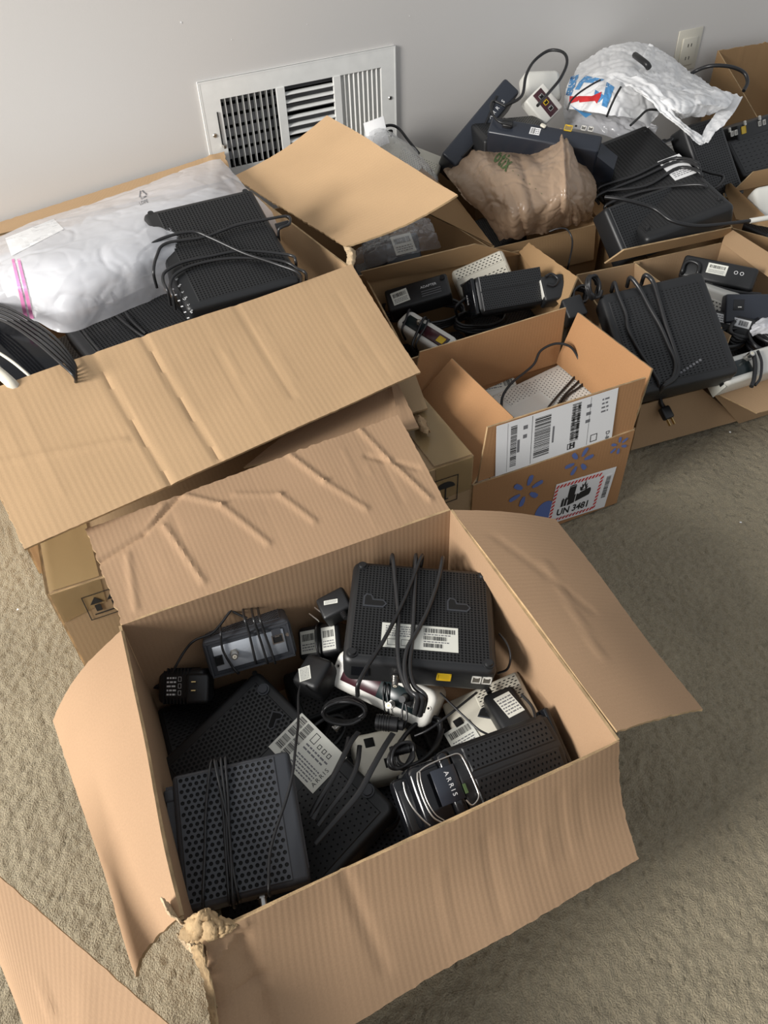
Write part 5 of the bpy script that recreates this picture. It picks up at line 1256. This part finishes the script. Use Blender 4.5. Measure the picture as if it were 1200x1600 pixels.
g2 = device('power_adapter', 'black adapter with white label inside the clear bag in the narrow box', 'power adapter', (mk((.9, -.4, .05), (.35, .8, .45), P(618, 388, .25)), .13, .09), .05, 'dark')[0]
sticker(g2, T(.022, .01, .0004) @ RZ(8), .055, .06, SPEC4, 'sticker', 'label', 14)
g3 = device('cable_modem', 'grey modem inside the clear bag at the left of the narrow box', 'modem', (mk((.9, -.42, .1), (.4, .8, .5), P(585, 390, .26)), .06, .07), .05, 'dark')[0]
gc = sheet_mesh(Pn([[(552, 395, .27), (580, 372, .29), (640, 345, .31), (670, 340, .30)], [(550, 410, .27), (585, 390, .31), (640, 365, .33), (682, 365, .30)], [(560, 425, .24), (600, 412, .27), (650, 395, .28), (690, 388, .25)]]), 60, 40, .010, 6, 22)
gr2 = empty('plastic_bag', P(620, 390, .2), 'clear plastic bag with labelled adapter in the narrow box under the raised flap', 'plastic bag'); addsheet('film', gc, M['filmc'], gr2)
lower('black modem at the bottom of the narrow box', (.95, 1.7, .15), 0, (.22, .22), .05)

# ===== box H: brown bag and modems
bb_net = Pn([[(690, 262, .33), (722, 235, .37), (748, 218, .40), (800, 222, .41), (835, 228, .42), (862, 205, .455), (878, 199, .47), (892, 206, .46), (903, 245, .43), (925, 262, .39)],
             [(704, 285, .34), (735, 262, .40), (765, 255, .43), (805, 258, .44), (845, 255, .45), (870, 240, .465), (884, 235, .47), (896, 245, .455), (912, 275, .41), (934, 285, .37)],
             [(725, 315, .33), (752, 305, .38), (780, 300, .41), (815, 300, .42), (848, 295, .42), (872, 290, .43), (887, 290, .43), (900, 298, .41), (918, 305, .38), (934, 312, .35)],
             [(758, 345, .31), (772, 345, .34), (792, 345, .36), (820, 342, .37), (846, 335, .37), (868, 332, .37), (886, 330, .37), (902, 330, .36), (918, 332, .34), (930, 334, .32)],
             [(778, 378, .27), (788, 376, .28), (800, 376, .28), (822, 374, .28), (845, 368, .28), (866, 362, .28), (884, 358, .28), (900, 354, .28), (916, 350, .28), (926, 346, .28)]])
bbm = sheet_mesh(bb_net, 130, 90, .0055, 21, 16, fold=.009, foldf=100)
brb = empty('plastic_bag', P(820, 330, .3), 'brown plastic shopping bag with green lettering, knotted at the top', 'plastic bag'); addsheet('film', bbm, M['filmb'], brb)
btb = BVHTree.FromPolygons([v.co for v in bbm.vertices], [tuple(p.vertices) for p in bbm.polygons])
drape_text(brb, btb, 'otix', (768, 234, .43), (806, 266, .44), .052, M['green'], .004, bold=.0016, spacing=1.15)
for k, ch in enumerate('EYEHEALTHCARE'):
    t = k / 12; u = 752 + 95 * t - 6 * math.sin(t * 3); v = 232 + 70 * t ** 1.3
    drape_text(brb, btb, '~', (u - 3, v - 2, .43), (u + 3, v + 2, .43), .012, M['green'], .003, 'print_dot')
lower('black modem filling the box under the brown bag', (1.31, 1.72, .17), 10, (.22, .18), .06)
h1, wh1, hh1 = device('cable_modem', 'slate-black modem leaning upright at the left end of the back heap', 'modem', (mkY((P(832, 128, .50) - P(790, 116, .52)), (P(790, 116, .53) - P(678, 250, .36)), (P(790, 116, .53) + P(712, 268, .355)) / 2), .055, .27), .13, 'navy', r=.008)
text('brand_text', h1, T(.010, .055, .0005) @ RZ(90), 'ARRIS', .014, M['inkw'], spacing=1.9)
onwrap(h1, [(776, 150), (760, 190), (740, 225), (722, 245)], .003, .0026, 'cord', 'cord')
h2, wh2, hh2 = device('cable_modem', 'slate-black modem lying flat on the brown bag with its ports toward the room', 'modem', (mk((P(941, 208, .475) - P(768, 178, .50)), (P(768, 178, .50) - P(764, 214, .465)), (P(768, 178, .50) + P(936, 240, .44)) / 2), (P(941, 208, .475) - P(768, 178, .50)).length, .052), .20, 'navy', r=.006)
jack(h2, Matrix.Translation(on(h2, 888, 200, .001)), .020, .018, 'ethernet_port', 'yellow', 'brass')
for u in (912, 923): jack(h2, Matrix.Translation(on(h2, u, 200 + (u - 912) * .15, .001)), .013, .014, 'phone_jack', 'white', 'dull')
link('rubber_plug', rbox(.016, .010, .006, .0025, 3, rz=.004), M['offwhite'], h2, Matrix.Translation(on(h2, 849, 195, .006)) @ RZ(-20))
sticker(h2, Matrix.Translation(on(h2, 836, 205, .0004)), .026, .022, [('bar', .1, .1, .5, .9), ('txt', .55, .1, .95, .9, 3)], 'sticker', 'paper', 15)
mb = MB(); mb.cyl((0, 0), .003, 0, .0006, 12); mb.build('reset_hole', M['hole'], h2, Matrix.Translation(on(h2, 900, 197, 0)))
link('power_socket', rbox(.028, .022, .002, .0008, 1), M['gloss'], h2, Matrix.Translation(on(h2, 793, 190, .0015)))
link('plug', rbox(.026, .014, .012, .004, 3), M['cord'], h2, Matrix.Translation(on(h2, 793, 193, .010)))
mb = MB(); a_ = wh2 / 2 - .002
mb.poly([(a_, -.020), (a_ + .050, -.055), (a_ + .050, -.17), (a_, -.195)][::-1], -.022, .022, RX(90) @ T(0, 0, 0) @ Matrix.Diagonal((1, 1, 1, 1)))
mb.build('end_housing', M['navy'], h2)
for k in range(3):
    mb = MB(); mb.box(-.002, .13, 0, .0012, -.0006, .0004); mb.build('vent_line', M['hole'], h2, T(wh2 / 2, -.012 + k * .010, -.02) @ RY(90))
cord('cord', [on(h2, 800, 195, .012), on(h2, 780, 190, .015), on(h2, 770, 178, .014), on(h2, 767, 165, .01), on(h2, 772, 158, .0), on(h2, 790, 166, .0)], .0032, M['cord'], h2)
h3 = device('cable_modem', 'white rounded modem at the wall behind the slate-black modems', 'modem', (mk((.95, -.30, -.05), (.15, .6, .75), P(850, 133, .47)), .11, .09), .06, 'white', r=.012, rz=.015)[0]
h4 = device('cable_modem', 'small white modem with burgundy port strip standing behind the flat slate modem', 'modem', (mk((.85, .1, .45), (-.3, .6, .7), P(851, 162, .47)), .075, .085), .04, 'white', r=.006)[0]
link('port_strip', rbox(.032, .075, .0015, .0005, 1), M['port'], h4, T(.004, 0, .0012)); 
for y in (-.02, 0, .02): jack(h4, T(.004, y, .0025), .014, .012, 'ethernet_port', 'yellow' if y == 0 else 'metal')
loose('thick black cord looping high against the wall above the white modem', [(790, 165, .48), (815, 150, .49), (822, 118, .52), (835, 95, .54), (858, 79, .56), (880, 82, .56), (886, 98, .545), (876, 122, .52), (860, 142, .50), (840, 165, .49)], .0042, to=h2)
lower('black modem half hidden behind the leaning slate modem', (1.42, 1.75, .44), -20, (.2, .16), .08)

# ===== heap in box I under the white bag
i1p = (mk((P(1055, 177, .44) - P(935, 225, .38)), (P(1055, 177, .44) - P(1098, 330, .36)), (P(932, 230, .385) + P(1098, 332, .36)) / 2), (P(1055, 177, .44) - P(935, 225, .38)).length, (P(1055, 177, .44) - P(1098, 330, .36)).length)
i1, wi, hi = device('cable_modem', 'large black modem face down in the back heap, white label under its wrapped cords', 'modem', i1p, .055, 'black', r=.010, rz=.014, feet=((.84, .86), (.84, -.82), (-.80, -.84)),
    perf=[(.05, .05, .95, .95, .0085, .0058, .0012, False, 2.0)])
keyhole(i1, *on(i1, 1044, 220).to_tuple()[:2], s=.8); keyhole(i1, *on(i1, 972, 330).to_tuple()[:2], s=.8)
s1 = sticker(i1, Matrix.Translation(on(i1, 1058, 261, .0014)) @ RZ(-2), .058, .105, [('barv', .1, .72, .4, .95), ('barv', .5, .72, .62, .95), ('barv', .7, .72, .85, .95), ('txt', .1, .1, .9, .4, 4)], 'sticker', 'paper', 16, 'white barcode label')
for a_, b_, c_, d_ in (((935, 305), (1000, 278), (1060, 252), (1092, 262)), ((938, 292), (990, 275), (1050, 248), (1090, 255)), ((942, 300), (1010, 290), (1060, 262), (1094, 270)), ((948, 320), (1000, 300), (1060, 290), (1102, 290))):
    onwrap(i1, [a_, b_, c_, d_], .0055, .0036, 'cord', 'cordg', (.02, .03), 1.25)
i2 = device('cable_modem', 'black slotted modem right of the label modem in the back heap', 'modem', (mk((P(1150, 215, .36) - P(1085, 235, .36)), (P(1120, 205, .42) - P(1135, 300, .30)), P(1118, 250, .365)), .14, .22), .06, 'black', r=.010, perf=[(.06, .05, .90, .95, .0085, .0062, .0012, False, 2.0)])[0]
i3, wi3, hi3 = device('cable_modem', 'black modem at the right edge showing a yellow port and white jacks', 'modem', (mk((P(1240, 166, .38) - P(1140, 200, .38)), (0, .45, .9), P(1195, 200, .365)), .24, .062), .18, 'black', r=.006)
jack(i3, Matrix.Translation(on(i3, 1162, 203, .001)), .020, .020, 'ethernet_port', 'yellow', 'yellow')
for (u, v) in ((1139, 202), (1163, 191), (1186, 183)):
    mb = MB(); mb.cyl((0, 0), .004, 0, .004, 12); mb.cyl((0, -.005), .004, 0, .004, 12); mb.build('status_button', M['white'], i3, Matrix.Translation(on(i3, u, v, .001)), sm=True)
for (u, v) in ((1144, 209), (1150, 207), (1187, 193), (1194, 191)): jack(i3, Matrix.Translation(on(i3, u, v, .001)), .013, .014, 'phone_jack', 'white', 'dull')
i4 = device('cable_modem', 'black ridged modem under the yellow-port modem at the right edge', 'modem', (mk((P(1240, 215, .33) - P(1140, 245, .33)), (.1, .7, .55), P(1195, 235, .325)), .24, .12), .05, 'black', r=.008, perf=[(.04, .1, .96, .9, .02, .012, .0008, False, 6)])[0]
i5 = device('cable_modem', 'black modem low at the front of the back heap, cord across it', 'modem', (mk((P(1090, 320, .31) - P(950, 372, .30)), (P(1000, 300, .38) - P(1020, 370, .30)), P(1020, 345, .33)), .24, .14), .06, 'black', r=.010, perf=[(.05, .05, .95, .95, .0085, .0062, .0012, False, 2.0)])[0]
lower('black modem filling the back heap from below, left', (1.62, 1.44, .22), -10, (.22, .20), .06)
lower('black modem filling the back heap from below, right', (1.72, 1.44, .14), -10, (.20, .20), .06)
lower('black modem deep in the back heap near the wall', (1.66, 1.66, .30), 6, (.24, .16), .06)
loose('black cord with a pale end running across the back heap to the right edge', [(945, 308, .40), (975, 312, .40), (1020, 325, .385), (1050, 345, .37), (1090, 353, .36), (1140, 349, .355), (1172, 345, .35)], .0045, to=i5)
loose('pale cable end crossing the right-hand box rim', [(1172, 345, .35), (1190, 342, .352), (1230, 335, .355)], .0062, 'white')
loose('thick black cord arching over the far right carton', [(1065, 128, .46), (1085, 112, .48), (1110, 103, .50), (1140, 104, .50), (1162, 113, .485), (1168, 128, .465), (1162, 142, .45)], .0052)
loose('black cord curling at the left end of the rear heap behind the label modem', [(1085, 262, .37), (1110, 270, .36), (1130, 276, .35), (1120, 292, .34), (1100, 296, .34)], .004)
loose('thin black cord hanging over the front of the brown bag box', [(858, 362, .31), (872, 357, .32), (885, 358, .32), (893, 370, .305), (894, 385, .29), (889, 410, .27), (886, 425, .24)], .0022)
loose('short dark cord hook over the wall of the narrow box', [(733, 398, .27), (738, 385, .29), (742, 384, .295), (745, 394, .28)], .0018)
# white shopping bag
wb_ = empty('plastic_bag', P(1000, 150, .42), 'white plastic shopping bag with blue and red print on top of the back heap', 'plastic bag')
S1 = sheet_mesh(Pn([[(905, 98, .46), (930, 82, .475), (962, 68, .49), (990, 63, .495), (1020, 68, .49), (1045, 85, .475)],
                    [(888, 125, .47), (925, 112, .51), (960, 100, .525), (1000, 98, .525), (1035, 110, .51), (1065, 128, .48)],
                    [(882, 148, .46), (915, 142, .50), (950, 138, .52), (990, 138, .515), (1020, 145, .50), (1045, 158, .47)],
                    [(880, 168, .44), (912, 172, .47), (948, 178, .48), (980, 182, .47), (1002, 190, .45), (1012, 200, .43)]]), 90, 70, .009, 33, 9, fold=.004, foldf=50)
addsheet('film', S1, M['filmg'], wb_)
S2 = sheet_mesh(Pn([[(1015, 66, .50), (1045, 82, .49), (1085, 112, .475), (1125, 135, .465), (1160, 150, .46)],
                    [(1000, 95, .525), (1035, 112, .515), (1075, 130, .50), (1115, 142, .48), (1155, 153, .46)],
                    [(985, 125, .53), (1020, 138, .525), (1065, 145, .505), (1110, 148, .485), (1152, 158, .46)]]), 60, 40, .012, 41, 14, fold=.005, foldf=50)
addsheet('film_fold', S2, M['filmg'], wb_)
S3 = sheet_mesh(Pn([[(975, 122, .535), (1030, 132, .53), (1090, 138, .51), (1150, 145, .475)],
                    [(1000, 145, .53), (1045, 152, .53), (1095, 158, .51), (1140, 165, .475)],
                    [(1030, 172, .50), (1065, 178, .50), (1095, 172, .49), (1125, 175, .465)],
                    [(1050, 188, .475), (1068, 190, .47), (1090, 184, .47), (1112, 182, .455)]]), 60, 40, .010, 43, 14, fold=.005, foldf=40)
addsheet('film_fold', S3, M['filmg'], wb_)
S4 = sheet_mesh(Pn([[(950, 118, .54), (1000, 118, .55)], [(992, 135, .545), (1025, 132, .545)], [(1020, 158, .525), (1042, 155, .525)], [(1040, 180, .50), (1056, 178, .50)], [(1065, 200, .47), (1078, 198, .47)], [(1085, 218, .44), (1100, 213, .44)], [(1096, 226, .43), (1106, 219, .43)]]), 12, 60, .008, 45, 22, fold=.004, foldf=30)
addsheet('handle', S4, M['filmg'], wb_)
S5 = sheet_mesh(Pn([[(1094, 224, .43), (1106, 226, .43)], [(1100, 205, .44), (1118, 208, .44)], [(1112, 188, .45), (1132, 196, .45)], [(1126, 170, .46), (1146, 178, .455)], [(1140, 148, .465), (1160, 153, .46)]]), 12, 50, .007, 47, 22, fold=.004, foldf=30)
addsheet('handle', S5, M['filmg'], wb_)
S6 = sheet_mesh(Pn([[(880, 160, .42), (915, 160, .43), (960, 175, .44), (1000, 185, .43), (1030, 195, .42)], [(880, 178, .41), (915, 182, .42), (955, 195, .42), (990, 205, .41), (1020, 215, .40)], [(885, 200, .38), (920, 205, .39), (955, 215, .39), (985, 225, .38), (1010, 232, .37)]]), 50, 40, .012, 49, 14)
addsheet('film', S6, M['filmw'], wb_)
btw = BVHTree.FromPolygons([v.co for v in S1.vertices], [tuple(p.vertices) for p in S1.polygons])
for q in (((892, 120, .5), (905, 116, .5), (892, 150, .48), (884, 148, .48)), ((915, 118, .5), (945, 124, .5), (930, 130, .5), (905, 128, .5)), ((948, 128, .51), (960, 136, .51), (948, 168, .49), (940, 165, .49)), ((886, 160, .46), (900, 172, .46), (925, 178, .47), (915, 184, .45)), ((930, 140, .51), (945, 150, .5), (935, 160, .5), (928, 150, .5)), ((905, 128, .5), (915, 124, .5), (905, 140, .49), (898, 140, .49))):
    decal('blue_print', wb_, btw, q, M['blue'], .003, 8, 8)
for q in (((890, 150, .49), (905, 151, .49), (903, 158, .49), (889, 162, .48)), ((903, 150, .49), (932, 150, .5), (935, 157, .5), (905, 160, .49)), ((925, 150, .5), (940, 143, .51), (938, 152, .5), (932, 162, .49))):
    decal('red_print', wb_, btw, q, M['red'], .004, 8, 8)
onc = loose('dark handle end poking out of the white bag top', [(992, 86, .545), (1000, 92, .545), (1010, 100, .54), (1014, 106, .53)], .0085)
loose('black cord crossing the printed side of the white bag', [(886, 172, .49), (892, 158, .51), (905, 145, .525), (925, 132, .535), (938, 125, .54)], .0024)
loose('black cord running down the side of the white bag behind the label modem', [(970, 136, .545), (962, 150, .53), (955, 165, .51), (948, 182, .49)], .003)
loose('black cord emerging below the white bag above the label modem', [(985, 196, .48), (998, 184, .49), (1012, 172, .50), (1030, 172, .49)], .003)

# ===== box J: the big modem with its plug
j1p = (mk((P(1076, 430, .335) - P(914, 468, .30)), (P(914, 468, .30) - P(1010, 612, .19)) , (P(1076, 430, .335) + P(1010, 612, .19)) / 2), (P(1076, 430, .335) - P(914, 468, .30)).length, (P(914, 468, .30) - P(1010, 612, .19)).length)
print('J1 dims', j1p[1], j1p[2])
jm, wj, hj = device('cable_modem', 'big black modem wrapped in its own cord in the low-fronted box', 'modem', j1p, .06, 'black', r=.009, rz=.012,
    perf=[(.07, .07, .93, .90, .0085, .0060, .0012, False, 2.0)])
for k in range(7):
    mb = MB(); mb.box(-.0025, .0025, -.0025, .0025, 0, .001); mb.build('indicator', M['greyink'], jm, Matrix.Translation(on(jm, 1064 + 5 * k, 582 - 3.2 * k, .0005)))
onwrap(jm, [(960, 442), (966, 460), (978, 490), (982, 515), (1000, 550), (1020, 580), (1030, 600)], .0055, .0042, 'cord', 'cordg', (.03, .03), 1.2)
onwrap(jm, [(985, 434), (1000, 452), (1015, 480), (1032, 510), (1045, 540), (1055, 565), (1052, 588), (1038, 600)], .0055, .0042, 'cord', 'cordg', (.03, .03), 1.2)
onwrap(jm, [(1008, 430), (1020, 440), (1030, 470), (1040, 505), (1052, 540), (1060, 570), (1055, 590), (1036, 604)], .0065, .0042, 'cord', 'cordg', (.03, .03), 1.2)
jp = empty('power_plug', P(1038, 640, .10), 'black two-prong plug hanging over the front of the low-fronted box', 'plug')
pq = (P(1047, 655, .085) - P(1030, 622, .115)).normalized().to_track_quat('Z', 'Y').to_matrix().to_4x4(); pq.translation = P(1036, 636, .11); jp.matrix_world = pq
link('plug_body', rbox(.026, .016, .030, .005, 3), M['cord'], jp, T(0, 0, .03)); plug_prongs(jp, T(0, 0, .029), .016); strain(jp, T(0, 0, 0) @ RX(180), 5, .006)
cord('cord', [jp.matrix_world.inverted() @ P(*p) for p in ((1034, 632, .115), (1031, 618, .13), (1031, 605, .15), (1034, 590, .20))], .004, M['cord'], jp)
for k, (u, v, z, dx) in enumerate(((1062, 598, .12, 14),)):
    q = empty('power_plug', P(u, v, z), 'second two-prong plug in the shadow beside the big wrapped modem', 'plug')
    pq = (P(u + 16, v - 8, z) - P(u, v, z)).normalized().to_track_quat('Z', 'Y').to_matrix().to_4x4(); pq.translation = P(u, v, z); q.matrix_world = pq
    link('plug_body', rbox(.024, .014, .026, .004, 3), M['cord'], q, T(0, 0, 0)); plug_prongs(q, T(0, 0, -.001), .018)
adapter('black ridged plug adapter at the left rim of the low-fronted box', (mk((.9, -.3, .2), (.2, .8, .5), P(898, 478, .29)), .045, .05), .05)
coil('black cord coiled at the left corner of the low-fronted box', (905, 462, .28), .030, .018, 4, .0035, (20, 40), 0, seed=23)
coil('black cord coiled on top edge of the big wrapped modem', (928, 448, .325), .016, .024, 4, .0035, (10, 60), 0, seed=24)
lower('black modem low in the low-fronted box under the big wrapped modem', (1.29, 1.07, .08), -8, (.14, .18), .05)

# ===== box K contents
k1, wk, hk = adapter('long black power adapter with white label at the back of the right-edge box', (mk((P(1172, 428, .28) - P(1072, 408, .28)), (.1, .8, .5), P(1122, 425, .275)), .17, .055), .045, lab=(-.05, .2, .045, .024, 0), r=.008)
text('adapter_text', k1, T(.045, .006, .0005), 'O O', .012, M['inkw'])
onwrap(k1, [(1066, 425), (1070, 412), (1080, 408), (1092, 414), (1090, 428)], .006, .0042, 'cord', 'cord', (.02, .02))
for i, dz in enumerate((0, 1, 2)):
    loose(('upper', 'middle', 'lower')[i] + ' black cord strand lying along the long adapter in the right-edge box', [(1076, 438 + 6 * i, .25 - .01 * i), (1110, 446 + 6 * i, .25 - .01 * i), (1150, 456 + 5 * i, .25 - .01 * i), (1188, 460 + 4 * i, .24)], .0045, 'cord', 'cord strands along the long adapter')
k2 = device('cable_modem', 'white slotted modem under the long adapter in the right-edge box', 'modem', (mk((P(1141, 470, .245) - P(1088, 450, .245)), (.1, .5, .8), P(1112, 472, .235)), .10, .055), .05, 'white', r=.006, perf=[(.1, .08, .96, .62, .0085, .0065, .0014, True, 1.8)], pm='white')[0]
k3 = device('power_adapter', 'smooth slate-black adapter block at the right edge of the right-edge box', 'power adapter', (mk((P(1205, 470, .25) - P(1140, 470, .25)), (.1, .6, .75), P(1178, 482, .245)), .125, .065), .05, 'navy', r=.005)[0]
link('recess', rbox(.024, .024, .001, .0004, 1), M['black'], k3, T(-.034, .008, .0008)); mb = MB(); mb.box(-.004, .004, -.001, .001, 0, .0008); mb.build('indicator', M['white'], k3, T(-.032, .003, .001))
k4 = device('power_adapter', 'black adapter with a long white label strip below the slate-black block', 'power adapter', (mk((P(1170, 505, .22) - P(1102, 488, .22)), (.1, .7, .6), P(1135, 505, .215)), .125, .045), .03, 'black', r=.005)[0]
sticker(k4, T(0, .008, .0003), .10, .018, [('txt', .05, .1, .7, .9, 3), ('bar', .75, .2, .95, .8)], 'sticker', 'paper', 17)
k5p = P(1160, 578, .20)
k5, w_, h_ = device('cable_modem', 'white modem with coax connector and open port bay at the front of the right-edge box', 'modem', (mk((P(1240, 540, .20) - P(1135, 572, .20)), (.2, .8, .45), P(1185, 565, .195)), .20, .060), .06, 'white', r=.007, rz=.012)
link('port_bay', rbox(.060, .034, .0016, .0005, 1), M['portg'], k5, T(-.052, .0, .0012)); coax(k5, Matrix.Translation(on(k5, 1166, 560, .001)), .022, .0062)
k5b = empty('label_tag', (0, 0, 0), '', ''); bpy.data.objects.remove(k5b)
link('end_panel', rbox(.050, .060, .0016, .0005, 1), M['label'], k5, T(-.1005, 0, -.034) @ RY(-90)) 
for y in (-.016, .018): link('rubber_pad', rbox(.014, .014, .002, .0006, 1), M['hole'], k5, T(-.1015, y, -.016) @ RY(-90))
onwrap(k5, [(1176, 552), (1180, 570), (1178, 592), (1174, 604)], .008, .0048, 'cord', 'cord', (.01, .0)); onwrap(k5, [(1184, 548), (1190, 566), (1188, 590), (1180, 602)], .008, .003, 'cord', 'cord')
for i, c_ in enumerate(((1140, 530, .20), (1160, 515, .21), (1185, 530, .20), (1200, 515, .22))):
    coil(('leftmost', 'second', 'third', 'rightmost')[i] + ' coil of black cord in the gap of the right-edge box', c_, .045, .025, 4, .0042, (20 * i, 15), 0, 'cord coils in the right-edge box', seed=30 + i)
kb = sheet_mesh(Pn([[(1175, 510, .245), (1190, 498, .255), (1225, 495, .25)], [(1172, 518, .24), (1192, 508, .26), (1225, 508, .25)], [(1176, 526, .225), (1195, 522, .24), (1225, 522, .24)]]), 30, 20, .006, 55, 30)
kbr = empty('plastic_bag', P(1190, 515, .22), 'crumpled clear plastic scrap at the right edge above the white modem', 'plastic bag'); addsheet('film', kb, M['filmw'], kbr)
lower('black modem low in the right-edge box', (1.47, 1.02, .13), -8, (.18, .22), .05)
lower('black modem near the right edge low under the smooth adapter block', (1.60, .98, .18), -8, (.12, .18), .04)
# ===== box M
device('cable_modem', 'white rounded modem corner at the right edge above the pale cable end', 'modem', (mk((.9, -.35, .1), (.2, .7, .6), P(1212, 312, .33)), .10, .09), .05, 'white', r=.012, rz=.02)
lower('black modem in the box at the right edge behind the adapters', (2.02, 1.30, .20), 0, (.2, .14), .06)

# ------------------------------------------------------------ pieces that sit on a part hang under that part
RULES = {'keyhole_mount': 'perforated_panel', 'brand_text': ('status_window', 'front_bezel', 'sticker', 'body'), 'chrome_trim': 'front_hood', 'status_window': (), 'indicator': ('status_window', 'recess', 'body'),
         'screw': ('frame', 'silver_port_panel', 'body'), 'damper_lever': 'frame', 'prong': ('plug_body', 'blade_base', 'body'), 'strain_relief': ('plug_body', 'body'), 'hatched_border': 'battery_mark_paper', 'battery_and_flame_icon': 'battery_mark_paper',
         'icon_highlight': 'battery_mark_paper', 'mark_text': 'battery_mark_paper', 'small_print': ('battery_mark_paper', 'body'), 'label_letter': 'shipping_label', 'outlet_slot': 'outlet_insert', 'barrel_plug': 'cord', 'small_lettering': 'inset',
         'indicator_text': 'body', 'adapter_text': 'body', 'screw_hole': 'body', 'recycling_arrow': 'film', 'print_dot': 'film', 'printed_text': 'film', 'pink_seal_line': 'film', 'paper_label': 'film', 'blue_print': 'film', 'red_print': 'film', 'foot': (), 'reset_hole': 'body', 'damper_blade': 'duct'}
bpy.context.view_layer.update()
for root in [q for q in COL.objects if q.parent is None and q.children]:
    kids = list(root.children)
    for k_ in kids:
        nm = k_.name.split('.')[0]; tg = RULES.get(nm)
        if not tg: continue
        for t_ in ((tg,) if isinstance(tg, str) else tg):
            c_ = [q for q in kids if q.name.split('.')[0] == t_ and q is not k_ and q.parent is root]
            if c_: sub(k_, c_[0]); break
